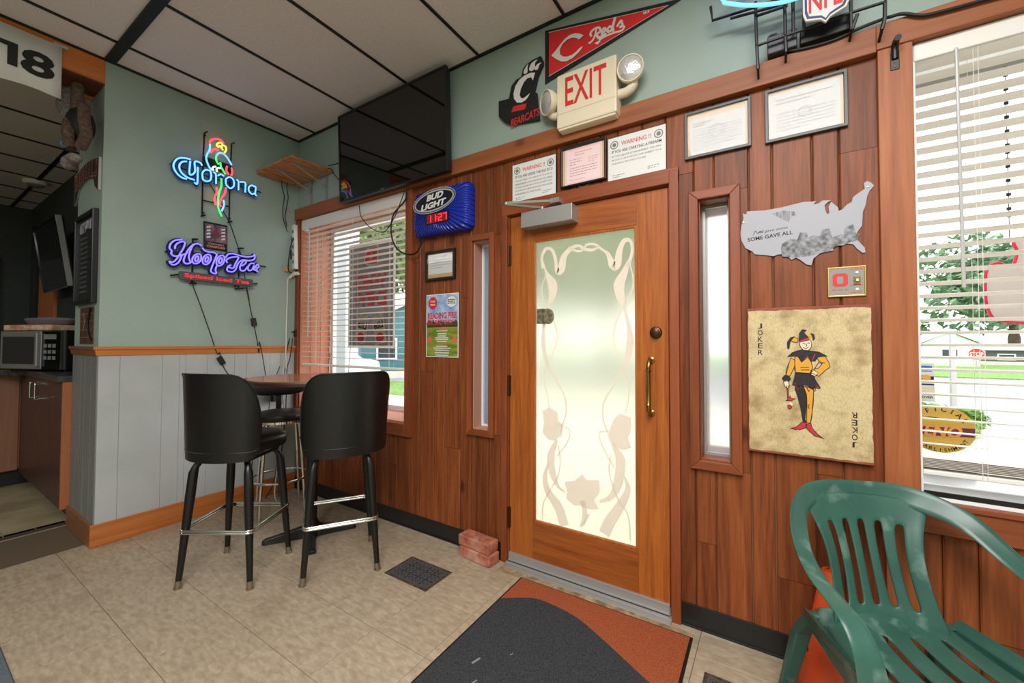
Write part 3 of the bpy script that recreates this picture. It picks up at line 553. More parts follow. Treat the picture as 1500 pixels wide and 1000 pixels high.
for nm, x0, x1, z0, z1, w, gm in (('window_3', -.285, -.15, .77, 1.98, .037, m_frostB), ('window_4', 1.062, 1.193, .782, 1.998, .042, m_frostS)):
    w = struct(nm); casing(w, x0, x1, z0, z1, w=.037) if False else None
    casing(w, x0, x1, z0, z1, .038 if nm == 'window_3' else .042, off=-.022)
    lining(w, x0, x1, z0, z1, .0, .30, wood('pale_reveal_'+nm, (176, 128, 104), (196, 150, 126), 'Z', .8, .5) if nm == 'window_3' else m_trimZ, t=.006)
    build('glazing_bead', G().frame(x0+.006, z0+.006, x1-.006, z1-.006, .012, 0, .02, Matrix(((1, 0, 0, 0), (0, 0, -1, .105), (0, 1, 0, 0), (0, 0, 0, 1)))), m_alu if nm == 'window_4' else m_whitegl, w)
    build('window_pane', G().box((x0+.007, .10, z0+.007), (x1-.007, .106, z1-.007)), gm, w)

# ---------------------------------------------------------------- door
dr = struct('door_1')
DX0, DX1, DZ0, DZ1 = -.004, .922, .062, 2.094
build('door_casing', G().box((-.052, -.02, 0), (-.012, .03, 2.16)), m_trimZ, dr, bevel=.003)
build('door_casing', G().box((.933, -.024, 0), (.976, .03, 2.16)), m_trimZ, dr, bevel=.003)
build('door_casing', G().box((-.052, -.022, 2.102), (.976, .03, 2.176)), m_trimX, dr, bevel=.003)
for a, b in ((-.012, -.006), (.926, .933)): build('jamb', G().box((a, .0, 0), (b, TH, 2.10)), m_trimZ, dr)
build('jamb', G().box((-.012, .0, 2.098), (.935, TH, 2.106)), m_trimX, dr)
build('stop', G().box((-.006, .062, 0), (.01, .08, 2.098)).box((.91, .062, 0), (.926, .08, 2.098)).box((.01, .062, 2.085), (.91, .08, 2.098)), m_trimZ, dr)
Y0, Y1 = .008, .053
gx0, gx1, gz0, gz1 = .168, .757, .285, 1.92
build('stile', G().box((DX0, Y0, DZ0), (gx0-.012, Y1, DZ1)), m_oakZ, dr, bevel=.002)
build('stile', G().box((gx1+.012, Y0, DZ0), (DX1, Y1, DZ1)), m_oakZ, dr, bevel=.002)
build('rail', G().box((gx0-.012, Y0, DZ0), (gx1+.012, Y1, gz0-.012)), m_oakX, dr, bevel=.0015)
build('rail', G().box((gx0-.012, Y0, gz1+.012), (gx1+.012, Y1, DZ1)), m_oakX, dr, bevel=.0015)
FM = Matrix(((1, 0, 0, 0), (0, 0, -1, 0), (0, 1, 0, 0), (0, 0, 0, 1)))
build('glazing_bead', G().frame(gx0-.013, gz0-.013, gx1+.013, gz1+.013, .014, 0, .02, Matrix.Translation((0, .03, 0)) @ FM), m_oakZ, dr, bevel=.003)
pane = build('window_pane', G().box((gx0-.002, .028, gz0-.002), (gx1+.002, .034, gz1+.002)), m_frost, dr)
g = G(); E_ = Matrix.Translation((0, .028, 0)) @ FM
def abs_(name): return [[(a/1000, b/1000) for a, b in st] for st in T[name]]
wu = [[.014, .02, .018, .02, .05, .03, .016, .018, .012], [.012, .012, .012, .012, .05, .03, .016, .018], [.006, .012, .06, .045, .012, .016, .03, .02, .006], [.006, .007, .008, .01, .008, .007, .006, .006, .006], [.014, .04, .06, .045, .012, .022, .042, .03, .008], [.006, .007, .008, .008, .007, .006, .006, .007, .007]]
for i, st in enumerate(abs_('ETCH_UP')): g.ribbon(st, wu[i], .0002+.00005*i, .0006+.00005*i, E_)
wlw = [.01, .006, .01, .006, .008, [.02, .05, .045, .02, .012], [.012, .03, .045, .06, .06], .008, .008, [.02, .055, .05, .03, .014], [.012, .03, .05, .06, .06], .008, [.03, .03, .012], .012]
for i, st in enumerate(abs_('ETCH_LO')): g.ribbon([(max(gx0, min(gx1, a)), max(gz0+.003, b)) for a, b in st], wlw[i], .0002+.00005*i, .0006+.00005*i, E_)
for i, st in enumerate(abs_('ETCH_FLOWER')): g.prism(st, .0003, .0014+.0001*i, E_)
et = build('etched_pattern', g, m_etch, pane)
et['label'] = 'milky etched ribbons and three open flowers'
build('door_sweep', G().box((DX0, -.004, .020), (DX1, .01, .064)).box((DX0, -.010, .016), (DX1, .004, .026)), m_alu, dr, bevel=.002)
build('sweep_rubber', G().box((DX0, -.012, .006), (DX1, .004, .017)), m_black, dr)
for z in (1.86, 1.065, .27): build('hinge', G().box((-.012, -.004, z-.06), (.004, .01, z+.06)).lathe([(.006, z-.062), (.006, z+.062)], 8, Matrix.Translation((-.007, -.006, 0))), m_bronze, dr, bevel=.001)
g = G(); tm = Matrix.Translation((.862, .008, 1.376)) @ Matrix.Rotation(PI/2, 4, 'X')
g.lathe([(.030, 0), (.030, .006), (.026, .014), (.020, .016), (.020, .026), (.017, .028)], 20, tm)
g.box((-.002, -.009, .0275), (.002, .009, .0285), tm)
build('deadbolt', g, m_bronze, dr, smooth=40)['label'] = 'round bronze deadbolt cylinder'
g = G(); g.tube(crom([(.838, .008, 1.238), (.838, -.03, 1.238), (.838, -.05, 1.21), (.838, -.05, 1.19)], 4), .010, 8).tube(crom([(.838, .008, .975), (.838, -.03, .975), (.838, -.05, 1.0), (.838, -.05, 1.02)], 4), .010, 8)
g.lathe([(.012, 1.018), (.015, 1.022), (.011, 1.03), (.0105, 1.18), (.015, 1.188), (.012, 1.192)], 12, Matrix.Translation((.838, -.05, 0)))
for z in (1.238, .975): g.lathe([(.018, 0), (.018, .004), (.012, .008)], 14, Matrix.Translation((.838, .008, z)) @ Matrix.Rotation(PI/2, 4, 'X'))
build('door_handle', g, m_brass, dr, smooth=40)['label'] = 'tall brass pull handle'
g = G().box((.188, -.003, 1.435), (.232, .03, 1.522)); g.disc(.232, 1.478, .034, .045, 0, .02, 20, Matrix.Translation((.02, .028, 0)) @ FM)
build('latch_plate', g, mottled('rusty_plate', (96, 84, 62), (150, 140, 112), 60, .6, metal=.5), dr)
cl = build('door_closer', G().box((.122, -.075, 1.992), (.445, .008, 2.082)).box((.121, -.0755, 2.008), (.446, -.07, 2.011)), m_alu, dr, bevel=.004); cl['label'] = 'grey box shaped door closer'
g = G().tube([(.25, -.05, 2.082), (.25, -.05, 2.098)], .014, 10); g.tube([(.25, -.05, 2.095), (.075, -.16, 2.115)], .010, 8)
build('closer_arm', g, mat('tan_closer_arm', (150, 142, 126), .4, .6), cl, smooth=40)
g = G().tube([(.075, -.16, 2.122), (.32, -.05, 2.122)], .009, 8).ball((.075, -.16, 2.118), .013).box((.305, -.06, 2.108), (.36, -.018, 2.135))
build('closer_arm', g, m_steel, cl, smooth=40)
struct('trim_3', G().box((-.012, -.03, 0), (.935, .09, .014)).box((-.012, -.06, 0), (.935, -.03, .006)), m_alu, bevel=.003)
# worn boards showing at the threshold
ft = struct('trim_4')
for k in range(6): build('worn_board', G().box((-.012+.175*k, -.108, -.002), (-.012+.175*(k+1)-.003, -.058, .0035)), mottled('worn_subfloor_%d' % k, (120, 98, 66), (168, 146, 110), 16, .8, bump=.4, c3=(80, 64, 44), c3scale=14), ft)

# ---------------------------------------------------------------- blinds
def blind(name, label, x0, x1, ztop, zbot, y, cords, wand, wand_len, val_h, tilt=3, stack=0):
    t = thing(name, label, 'blind', ((x0+x1)/2, y, zbot), group=None); cx = (x0+x1)/2; hw = (x1-x0)/2; H = ztop-zbot
    build('valance', G().box((-hw-.006, -.036, H-val_h), (hw+.006, -.026, H)).box((-hw-.006, -.026, H-val_h), (-hw+.002, .03, H)).box((hw-.002, -.026, H-val_h), (hw+.006, .03, H)), m_white, t, bevel=.004)
    build('headrail', G().box((-hw, -.024, H-.05), (hw, .03, H-.005)), m_white, t)
    n = int((H-val_h-.03)/.0458); a = math.radians(tilt); first = None
    for k in range(n):
        z = H-val_h-.012-.0458*k
        if first is None:
            gg = G(); sec = [(-.025, 0), (-.013, .0045), (.0, .006), (.013, .0045), (.025, 0), (.013, .0020), (0, .0035), (-.013, .0020)]
            V = [(-hw, p*math.cos(a), -p*math.sin(a)+q) for p, q in sec]+[(hw, p*math.cos(a), -p*math.sin(a)+q) for p, q in sec]; m = len(sec)
            gg.add(V, [tuple(range(m)), tuple(range(2*m-1, m-1, -1))]+[((i+1) % m, i, m+i, m+(i+1) % m) for i in range(m)])
            first = build('slat', gg, m_slat, t, smooth=50); s = first
        else: s = first.copy(); C.objects.link(s); s.parent = t
        s.location = (0, 0, z)
    for k in range(stack):
        s = first.copy(); C.objects.link(s); s.parent = t; s.location = (0, 0, .024+.0055*k)
    build('bottom_rail', G().box((-hw, -.024, 0), (hw, .024, .018)), m_white, t, bevel=.004)
    g = G()
    for c in cords:
        for yy in (-.026, .026): g.tube([(c-cx, yy, .01), (c-cx, yy, H-.05)], .0009, 4)
        g.tube([(c-cx+.012, -.027, .0), (c-cx+.012, -.027, H-.05)], .0008, 4)
    build('ladder_cord', g, m_white, t)
    if wand: build('tilt_wand', G().tube([(wand-cx, -.04, H-val_h+.005), (wand-cx+.004, -.046, H-val_h-wand_len)], .0055, 8).tube([(wand-cx, -.03, H-val_h+.012), (wand-cx, -.042, H-val_h+.0)], .004, 6), mat('clear_grey_wand', (188, 186, 184), .25), t)
    return t
blind('window_blind', 'off white slatted blind on the left window behind the bistro table', -2.275, -.91, 2.44, 1.115, .032, (-2.05, -1.55, -1.1), -2.15, .98, .092, tilt=2)
blind('window_blind', 'off white slatted blind on the right window beside the playing card sign', 1.815, 3.28, 2.445, .842, .032, (1.965, 2.6, 3.1), 1.92, .86, .062, tilt=11, stack=7)

# ---------------------------------------------------------------- bar stools and table
m_nickel = mat('worn_nickel', (168, 156, 140), .35, 1)
def bar_stool(label, loc, rz, back_turn=0):
    t = thing('bar_stool', label, 'stool', (*loc, 0), (0, 0, rz), 'black vinyl bar stools at the bistro table')
    tm = Matrix.Rotation(back_turn, 4, 'Z')
    # seat: padded rounded square
    g = G(); pr = []
    def sq(r, n=28, e=3.2): return [(r*math.copysign(abs(math.cos(2*PI*k/n))**(2/e), math.cos(2*PI*k/n)), r*math.copysign(abs(math.sin(2*PI*k/n))**(2/e), math.sin(2*PI*k/n))) for k in range(n)]
    lv = [(.17, .705), (.205, .708), (.212, .725), (.214, .755), (.207, .775), (.185, .788), (.12, .796), (.04, .799)]
    V = [(x, y, z) for r, z in lv for x, y in sq(r)]; n = 28
    g.add(V, [(i*n+k, i*n+(k+1) % n, (i+1)*n+(k+1) % n, (i+1)*n+k) for i in range(len(lv)-1) for k in range(n)]+[tuple(range(n-1, -1, -1)), tuple((len(lv)-1)*n+k for k in range(n))], tm)
    st = build('seat', g, m_leather, t, smooth=50)
    build('piping', G().tube([(x*1.0, y*1.0, .757) for x, y in sq(.2155)], .004, 6, closed=True, m=tm), m_leather, st, smooth=60)
    # wraparound backrest
    g = G(); nt, nz = 30, 9; A = math.radians(112)
    def pt(i, j, inner):
        u = math.sin((-1+2*i/nt)*PI/2); f = abs(u); a = u*math.radians(84)
        top = 1.152-.006*f if f < .42 else 1.150-.34*(1-math.sqrt(max(0, 1-((f-.42)/.58)**2.2)))
        bot = .680+.07*(1-math.sqrt(max(0, 1-max(0, (f-.7)/.3)**2)))
        s_ = j/nz; z = bot+(top-bot)*s_; lean = 1+.09*(z-.68)/.47
        th_ = .040*(1-.5*abs(2*s_-1)**5)*(1-.5*max(0, f-.8)*5) if inner else 0
        return ((.242*lean-th_)*math.sin(a), -(.062+(.176*lean-th_)*math.cos(a)), z)
    V = [pt(i, j, q) for q in (0, 1) for i in range(nt+1) for j in range(nz+1)]; W = nz+1; O = (nt+1)*W; F = []
    for i in range(nt):
        for j in range(nz):
            a = i*W+j; F += [(a, a+W, a+W+1, a+1), (O+a, O+a+1, O+a+W+1, O+a+W)]
        a = i*W; F += [(a, O+a, O+a+W, a+W), (a+nz, a+W+nz, O+a+W+nz, O+a+nz)]
    for j in range(nz):
        F += [(j, j+1, O+j+1, O+j), (nt*W+j, O+nt*W+j, O+nt*W+j+1, nt*W+j+1)]
    bk = build('backrest', g.add(V, F, tm), m_leather, t, smooth=70)
    pts = [tm @ Vector(pt(i, nz, 0)) for i in range(nt+1)]
    build('piping', G().tube(pts, .005, 6), m_leather, bk, smooth=60)
    build('seam', G().tube([tm @ Vector(pt(i, 1, 0)) for i in range(4, nt-3)], .0025, 5), m_leather, bk)
    build('swivel_plate', G().box((-.15, -.15, .662), (.15, .15, .69)).lathe([(.10, .69), (.10, .706)], 20), m_blackmetal, t, bevel=.006)
    for sx in (-1, 1):
        for sy in (-1, 1):
            a = Vector((.125*sx, .125*sy, .672)); b = Vector((.195*sx, .19*sy, .0)); k = a+(b-a)*.10+Vector((.02*sx, .02*sy, 0)); d = b-k
            P = [a, a+(k-a)*.5+Vector((.006*sx, .006*sy, 0)), k, k+d*.2, k+d*.93]
            lg = build('leg', G().tube(P, [.016, .017, .023, .024, .015], 10), m_blackmetal, t, smooth=50)
            c0 = k+d*.93; build('foot_cap', G().tube([c0, c0+d*.045, k+d*.985], [.0165, .0165, .0155], 10).lathe([(.02, 0), (.02, .008), (.012, .014)], 12, Matrix.Translation((b.x, b.y, 0))), m_nickel, lg, smooth=40)
    zr = .30; q = .193; pts = []
    for k in range(4):
        an = PI/4+k*PI/2; c = Vector((math.cos(an), math.sin(an)))*q*1.414*.86
        for da in (-50, -25, 0, 25, 50): pts.append((c.x+.028*math.cos(an+math.radians(da)), c.y+.028*math.sin(an+math.radians(da)), zr))
    g = G()
    for dz in (-.0065, .0065): g.tube([(x, y, z+dz) for x, y, z in pts], .0066, 7, closed=True)
    build('footrest_ring', g, m_chrome, t, smooth=60)
    return t
bar_stool('black vinyl swivel bar stool nearest the grey panelled wall', (-1.29, -.925), math.radians(32.5), math.radians(-16))
bar_stool('black vinyl swivel bar stool in front of the left window, back to the room', (-.869, -.545), math.radians(57), math.radians(16))
# third stool: round seat, chrome legs, pad on a post
t = thing('chrome_bar_stool', 'chrome legged bar stool with round black seat in the corner behind the table', 'stool', (-1.93, -.345, 0), (0, 0, math.radians(-112)))
st = build('seat', G().lathe([(.15, .715), (.19, .722), (.198, .742), (.192, .765), (.15, .782), (.05, .788)], 30), m_leather, t, smooth=50)
build('seat_band', G().lathe([(.175, .700), (.19, .705), (.19, .722), (.17, .72)], 30), m_chrome, st, smooth=40)
build('back_post', G().box((-.02, -.235, .70), (.02, -.222, 1.0)).box((-.02, -.235, .70), (.02, -.10, .712)), m_blackmetal, t, bevel=.003)
g = G(); n = 14; lv = [(-.02, .7), (-.012, .95), (.0, 1), (.014, .95), (.024, .75)]
bp_ = [(.21*math.copysign(abs(math.cos(2*PI*k/24))**.7, math.cos(2*PI*k/24)), .075*math.copysign(abs(math.sin(2*PI*k/24))**.7, math.sin(2*PI*k/24))) for k in range(24)]
V = [(x*s, -.215-d-.5*x*x*-1, .955+y*s) for d, s in lv for x, y in bp_]
g.add(V, [(i*24+k, i*24+(k+1) % 24, (i+1)*24+(k+1) % 24, (i+1)*24+k) for i in range(4) for k in range(24)]+[tuple(range(23, -1, -1)), tuple(96+k for k in range(24))])
build('backrest', g, m_leather, t, smooth=60)
g = G()
for s in (-1, 1): g.tube(crom([(.17*s, -.21, .94), (.19*s, -.245, .92), (.195*s, -.24, .86), (.17*s, -.20, .76), (.13*s, -.13, .705)], 5), .009, 8)
build('back_frame', g, m_chrome, t, smooth=60)
for k in range(4):
    an = PI/4+k*PI/2; c, s = math.cos(an), math.sin(an)
    build('leg', G().tube(crom([(.10*c, .10*s, .70), (.15*c, .15*s, .69), (.165*c, .165*s, .64), (.20*c, .20*s, .25), (.215*c, .215*s, 0)], 4), .0115, 8), m_chrome, t, smooth=60)
build('footrest_ring', G().tube([(.205*math.cos(2*PI*k/32), .205*math.sin(2*PI*k/32), .27) for k in range(32)], .009, 8, closed=True), m_chrome, t, smooth=60)

t = thing('bistro_table', 'round high bistro table with reddish wood top and black cross base', 'table', (-1.327, -.455, 0), (0, 0, math.radians(-30)))
tp = build('tabletop', G().lathe([(.388, 1.056), (.391, 1.060), (.391, 1.084), (.389, 1.0865)], 56), m_table, t, smooth=30)
build('edge_band', G().lathe([(.3885, 1.054), (.3925, 1.056), (.3935, 1.070), (.3925, 1.083), (.3895, 1.0852)], 56, cap=False), m_tedge, tp, smooth=50)
build('column', G().lathe([(.037, .07), (.037, 1.03)], 20).box((-.14, -.14, 1.03), (.14, .14, 1.056)), m_blackmetal, t, smooth=40)
g = G().lathe([(.06, .045), (.058, .07), (.044, .10), (.04, .115)], 20)
build('base_hub', g, m_blackmetal, t, smooth=40)
for k in range(4):
    mm = Matrix.Rotation(k*PI/2, 4, 'Z'); g = G()
    P = [(.02, .040, .080), (.10, .030, .062), (.20, .026, .044), (.27, .027, .032), (.288, .020, .022)]
    V = []
    for x, hw, h in P: V += [(x, -hw, .004), (x, hw, .004), (x, hw*.7, h), (x, -hw*.7, h)]
    F = [(3, 2, 1, 0), (16, 17, 18, 19)]
    for i in range(4):
        for a in range(4): b = (a+1) % 4; F.append((i*4+a, i*4+b, i*4+4+b, i*4+4+a))
    g.add(V, F, mm).lathe([(.016, 0), (.016, .006)], 10, mm @ Matrix.Translation((.25, 0, 0)))
    build('base_foot', g, m_blackmetal, t, bevel=.005)

# ---------------------------------------------------------------- green chair
t = thing('plastic_chair', 'green moulded plastic armchair with slotted back under the right window', 'chair', (1.715, -.41, 0), (0, 0, math.radians(24)))
def sheet(name, fn, us, vs, holes, th, m, parent, sub=1):
    """curved sheet with slots; fn(u,v) -> point; holes are (u0,u1,v0,v1)"""
    V = [fn(u, v) for u in us for v in vs]; W = len(vs); F = []
    for i in range(len(us)-1):
        for j in range(len(vs)-1):
            mu, mv = (us[i]+us[i+1])/2, (vs[j]+vs[j+1])/2
            if any(h[0] < mu < h[1] and h[2] < mv < h[3] for h in holes): continue
            F.append((i*W+j, (i+1)*W+j, (i+1)*W+j+1, i*W+j+1))
    o = build(name, G().add(V, F), m, parent, smooth=180)
    s = o.modifiers.new('solid', 'SOLIDIFY'); s.thickness = th; s.offset = 0
    if sub: ss = o.modifiers.new('sub', 'SUBSURF'); ss.levels = ss.render_levels = sub
    return o
def frange(a, b, n): return [a+(b-a)*i/n for i in range(n+1)]
sl = [(-.72, -.60), (-.38, -.26), (-.06, .06), (.26, .38), (.60, .72)]
us = sorted({-1, 1, -.9, .9, -.84, .84}|{round(x, 3) for p in sl for x in p}|{-.49, -.16, .16, .49})
vs = [0, .05, .12, .2, .3, .4, .5, .6, .7, .78, .84, .92, 1.0]
def backf(u, v):
    hw = .168-.022*math.sin(PI*min(1, v*1.15))+.03*max(0, (v-.6)/.4)**2; z = .395+.385*v-.012*u*u*v; y = .165+.122*v**.9
    y -= (.050+.0*v)*u*u
    return (u*hw, y, z)
bk = sheet('backrest', backf, us, vs, [(a, b, .12, .78) for a, b in sl], .007, m_chair, t)
ss_ = [(-.66, -.60), (-.23, -.17), (.17, .23), (.60, .66)]
us2 = sorted({-1.06, -1, -.93, -.8, .8, .93, 1, 1.06}|{x for p in ss_ for x in p}|{-.42, 0, .42}); vs2 = [0, .04, .1, .2, .35, .5, .65, .8, .9, .96, 1.0]
def seatf(u, v):
    hw = .24-.055*v; y = -.25+.435*v; z = .418-.03*math.sin(PI*min(1, v*1.05))*(1-.5*u*u)-.012*v
    if abs(u) > 1: z -= .045
    elif abs(u) > .92: z -= .004
    if v == 0: z -= .05; y += .004
    if v == .04: z -= .008
    if v > .95: z += .012
    return (u*hw, y, z)
sheet('seat', seatf, us2, vs2, [(a, b, .1, .8) for a, b in ss_], .006, m_chair, t)
for s in (-1, 1):
    cp = [((-.012, .300, .783), (0, .25, 1), .036), ((.10, .285, .783), (.05, .25, 1), .037), ((.185, .245, .772), (.25, .3, .95), .036), ((.252, .165, .74), (.6, .25, .75), .033), ((.288, .075, .672), (.85, .2, .5), .029), ((.300, -.02, .628), (1, .05, .2), .027),
          ((.303, -.12, .612), (1, 0, .05), .027), ((.301, -.185, .598), (1, 0, 0), .028), ((.295, -.224, .558), (1, 0, 0), .031), ((.288, -.242, .48), (1, .1, 0), .034), ((.288, -.257, .34), (1, .2, 0), .034), ((.295, -.277, .15), (1, .2, 0), .030), ((.30, -.29, .0), (1, .2, 0), .026)]
    P = crom([c[0] for c in cp], 4); Bd = crom([c[1] for c in cp], 4); Hw = crom([(c[2], 0, 0) for c in cp], 4); V = []; F = []; n = 12; N = len(P)
    for i in range(N):
        T_ = (P[min(i+1, N-1)]-P[max(i-1, 0)]).normalized(); B_ = (Bd[i]-T_*Bd[i].dot(T_)).normalized(); Nn = T_.cross(B_)
        for k in range(n):
            q = 2*PI*k/n; p = P[i]+B_*(Hw[i].x*math.cos(q))+Nn*(.0085*math.sin(q)+.007*math.cos(q)**2); V.append((p.x*s, p.y, p.z))
    for i in range(N-1):
        for k in range(n): l = (k+1) % n; f = (i*n+k, i*n+l, i*n+n+l, i*n+n+k); F.append(f if s > 0 else f[::-1])
    F += [tuple(range(n)) if s < 0 else tuple(range(n-1, -1, -1)), tuple((N-1)*n+k for k in range(n))]
    build('armrest', G().add(V, F), m_chair, t, smooth=70)
    g = G(); V = []
    for x, y, z, a, b in ((.20, .17, .40, .034, .02), (.222, .225, .30, .033, .019), (.25, .30, .0, .024, .016)): V += [(s*(x-a), y-b, z), (s*(x+a*.6), y-b, z), (s*(x+a*.6), y+b, z), (s*(x-a), y+b, z)]
    F = [(0, 1, 2, 3), (11, 10, 9, 8)]+[(i*4+a, i*4+4+a, i*4+4+(a+1) % 4, i*4+(a+1) % 4) for i in range(2) for a in range(4)]
    build('rear_leg', g.add(V, F), m_chair, t, bevel=.006)
    # web under the seat edge joining arm leg and seat
    build('side_web', G().add([(s*.24, -.255, .415), (s*.275, -.262, .45), (s*.275, -.262, .36), (s*.24, -.25, .365), (s*.205, .17, .40), (s*.235, .18, .42), (s*.225, .18, .36), (s*.20, .17, .36)],
          [(0, 1, 2, 3), (4, 7, 6, 5), (0, 4, 5, 1), (1, 5, 6, 2), (2, 6, 7, 3), (3, 7, 4, 0)]), m_chair, t, bevel=.004)

# ---------------------------------------------------------------- things on the floor
t = thing('traffic_cone', 'scuffed orange traffic cone standing behind the green chair', 'cone', (1.525, -.137, 0))
build('cone_body', G().lathe([(.108, .02), (.106, .03), (.030, .46), (.026, .472), (.020, .472), (.02, .45)], 28), m_cone, t, smooth=40)
build('cone_base', G().box((-.135, -.125, 0), (.135, .125, .024)), m_conebase, t, bevel=.008)
def brick_mesh():
    g = G(); L, Wd, H = .245, .10, .066; nx, ny, nz = 6, 3, 2
    g.box((-L/2, -Wd/2, 0), (L/2, Wd/2, H)); return g
for k, (dx, dy, rz, z, lab) in enumerate(((0, 0, -5, 0, 'lower red brick lying on the floor by the door hinge side'), (-.012, .004, -4, .0662, 'upper chipped red brick stacked on another brick by the door'))):
    b = build('brick', brick_mesh(), m_brick, bevel=.009, seg=3, loc=(-.178+dx, -.068+dy, z)); b.rotation_euler = (0, 0, math.radians(rz)); tag(b, lab, 'brick', 'doorstop bricks')
def register(label, x, y, L, Wd, rz=0):
    t = thing('floor_register', label, 'vent', (x, y, 0), (0, 0, rz))
    build('border', G().frame(-L/2, -Wd/2, L/2, Wd/2, .018, 0, .004), mottled('rusty_black_border', (40, 36, 32), (92, 70, 52), 60, .6), t, bevel=.0015)
    build('pan', G().box((-L/2+.015, -Wd/2+.015, .0002), (L/2-.015, Wd/2-.015, .0010)), m_blackgloss, t)
    g = G(); nx, ny = 5, 3; w, h = (L-.04)/nx, (Wd-.04)/ny
    for i in range(nx):
        for j in range(ny):
            cx, cy = -L/2+.02+w*(i+.5), -Wd/2+.02+h*(j+.5)
            g.oring(cx, cy, w*.46, h*.46, .008, .001, .0046, 16); g.oring(cx, cy, w*.2, h*.2, .006, .001, .0044, 10)
            for a in range(4):
                q = PI/4+a*PI/2; g.ribbon([(cx+w*.18*math.cos(q), cy+h*.18*math.sin(q)), (cx+w*.62*math.cos(q), cy+h*.62*math.sin(q))], .007, .001, .0042)
    g.frame(-L/2+.016, -Wd/2+.016, L/2-.016, Wd/2-.016, .008, .001, .0045)
    build('scroll_grille', g, mat('worn_iron_grille', (74, 74, 76), .5), t); return t
register('black cast floor register between the bar stools and the door mat', -.377, -.381, .325, .215)
register('black floor register corner beside the door mat near the green chair', 1.27, -.37, .325, .215)
t = thing('door_mat', 'charcoal and rust two tone door mat lying before the oak door', 'mat', (.60, -.72, 0), (0, 0, math.radians(.8)))
HX, HY = .447, .625
build('rubber_border', G().box((-HX, -HY, 0), (HX, HY, .006)), m_black, t, bevel=.002)
cv = crom([(-HX+.012, .40, 0), (-.30, .485, 0), (-.20, .494, 0), (-.05, .47, 0), (.10, .40, 0), (.22, .335, 0), (.32, .28, 0), (HX-.012, .22, 0)], 6)
build('rust_field', G().prism([(p.x, p.y) for p in cv]+[(HX-.012, HY-.012), (-HX+.012, HY-.012)], .005, .0100), m_matorg, t)
build('charcoal_field', G().prism([(p.x, p.y) for p in cv]+[(HX-.012, -HY+.012), (-HX+.012, -HY+.012)], .005, .0098), m_matblk, t)
g = G()
for x, y, a in ((-.30, -.02, 1.0), (-.24, -.10, .6), (-.19, .10, .4)): g.ribbon([(x, y), (x+.012*a, y+.04*a)], .010*a, .0098, .0102)
build('lint', g, m_gray, t)
rg = build('floor_mat', G().box((-2.2, -2.72, 0), (-.7, -1.775, .008)), mottled('slate_mat', (74, 84, 90), (92, 102, 108), 200, .95, detail=2, bump=.4), bevel=.003)
tag(rg, 'slate grey mat at the bottom left edge of the floor', 'mat')

# ---------------------------------------------------------------- on the front wall
def lines(g, x0, x1, y0, step, n, h, z, last=.6):
    """faint rows of small print"""
    for k in range(n):
        xe = x1 if k < n-1 else x0+(x1-x0)*last; x = x0
        while x < xe-.004:
            w = random.uniform(.006, .02); w = min(w, xe-x); g.prism([(x, y0-step*k), (x+w, y0-step*k), (x+w, y0-step*k+h), (x, y0-step*k+h)], z, z+.0002); x += w+.004
    return g
def picture(name, label, cat, x, z, w, h, fw_, off, m_fr, depth=.016, group=None):
    t = fw(name, label, cat, x, z, off, group)
    build('frame', G().frame(-w/2, -h/2, w/2, h/2, fw_, 0, depth), m_fr, t, bevel=.002)
    build('backing', G().box((-w/2+.002, -h/2+.002, 0), (w/2-.002, h/2-.002, .003)), m_black, t)
    return t
m_mount = mat('beige_mount', (206, 180, 150), .6)
m_greyframe = mat('dark_grey_frame', (66, 66, 66), .4)
m_photoglass = clear_glass('picture_glass')
t = picture('picture_frame', 'grey framed permit left of a wider framed certificate above the door side window', 'frame', 1.143, 2.312, .276, .225, .013, .001, m_greyframe)
build('mount', G().box((-.127, -.102, .003), (.127, .102, .004)), m_mount, t)
build('document', G().box((-.112, -.094, .004), (.116, .074, .0046)), m_doc, t)
g = G(); lines(g, -.10, -.02, .05, .012, 2, .004, .0047); lines(g, -.10, .10, .02, .0135, 8, .0022, .0047); g.oring(.0, .0, .03, .03, .002, .0047, .0049, 20)
build('print', g, m_ink, t); build('glass', G().box((-.126, -.101, .011), (.126, .101, .0125)), m_photoglass, t)
t = picture('picture_frame', 'wide grey framed certificate beside the post under the beam', 'frame', 1.474, 2.309, .282, .232, .013, .001, m_greyframe)
build('mount', G().box((-.129, -.105, .003), (.129, .105, .004)), m_mount, t)
build('document', G().box((-.127, -.098, .004), (.118, .090, .0046)), m_doc, t)
g = G(); lines(g, -.10, .10, .06, .016, 2, .003, .0047); lines(g, -.10, .10, .0, .0145, 6, .002, .0047); g.oring(.0, -.01, .022, .022, .002, .0047, .0049, 20)
build('print', g, m_ink, t); build('glass', G().box((-.129, -.105, .011), (.129, .105, .0125)), m_photoglass, t)
t = picture('picture_frame', 'black framed pink licence between the two warning signs', 'frame', .482, 2.309, .268, .228, .010, .001, m_black, .02)
build('mount', G().box((-.125, -.105, .003), (.125, .105, .004)), m_mount, t)
build('document', G().box((-.108, -.10, .004), (.106, .10, .0046)), mat('pink_paper', (240, 212, 212), .6), t)
g = G(); g.frame(-.101, -.093, .099, .093, .0012, .0047, .0049); lines(g, -.05, .05, .072, .014, 2, .004, .0047); lines(g, .03, .09, .03, .012, 3, .003, .0047); lines(g, -.08, .07, -.078, .01, 1, .003, .0047)
build('red_print', g, mat('pink_ink', (226, 130, 136), .6), t)
g = G(); lines(g, -.08, -.01, .035, .014, 3, .004, .0047); lines(g, -.08, .08, -.012, .014, 4, .004, .0047); build('print', g, mat('mauve_ink', (176, 150, 160), .6), t)
build('glass', G().box((-.122, -.103, .014), (.122, .103, .0155)), m_photoglass, t)
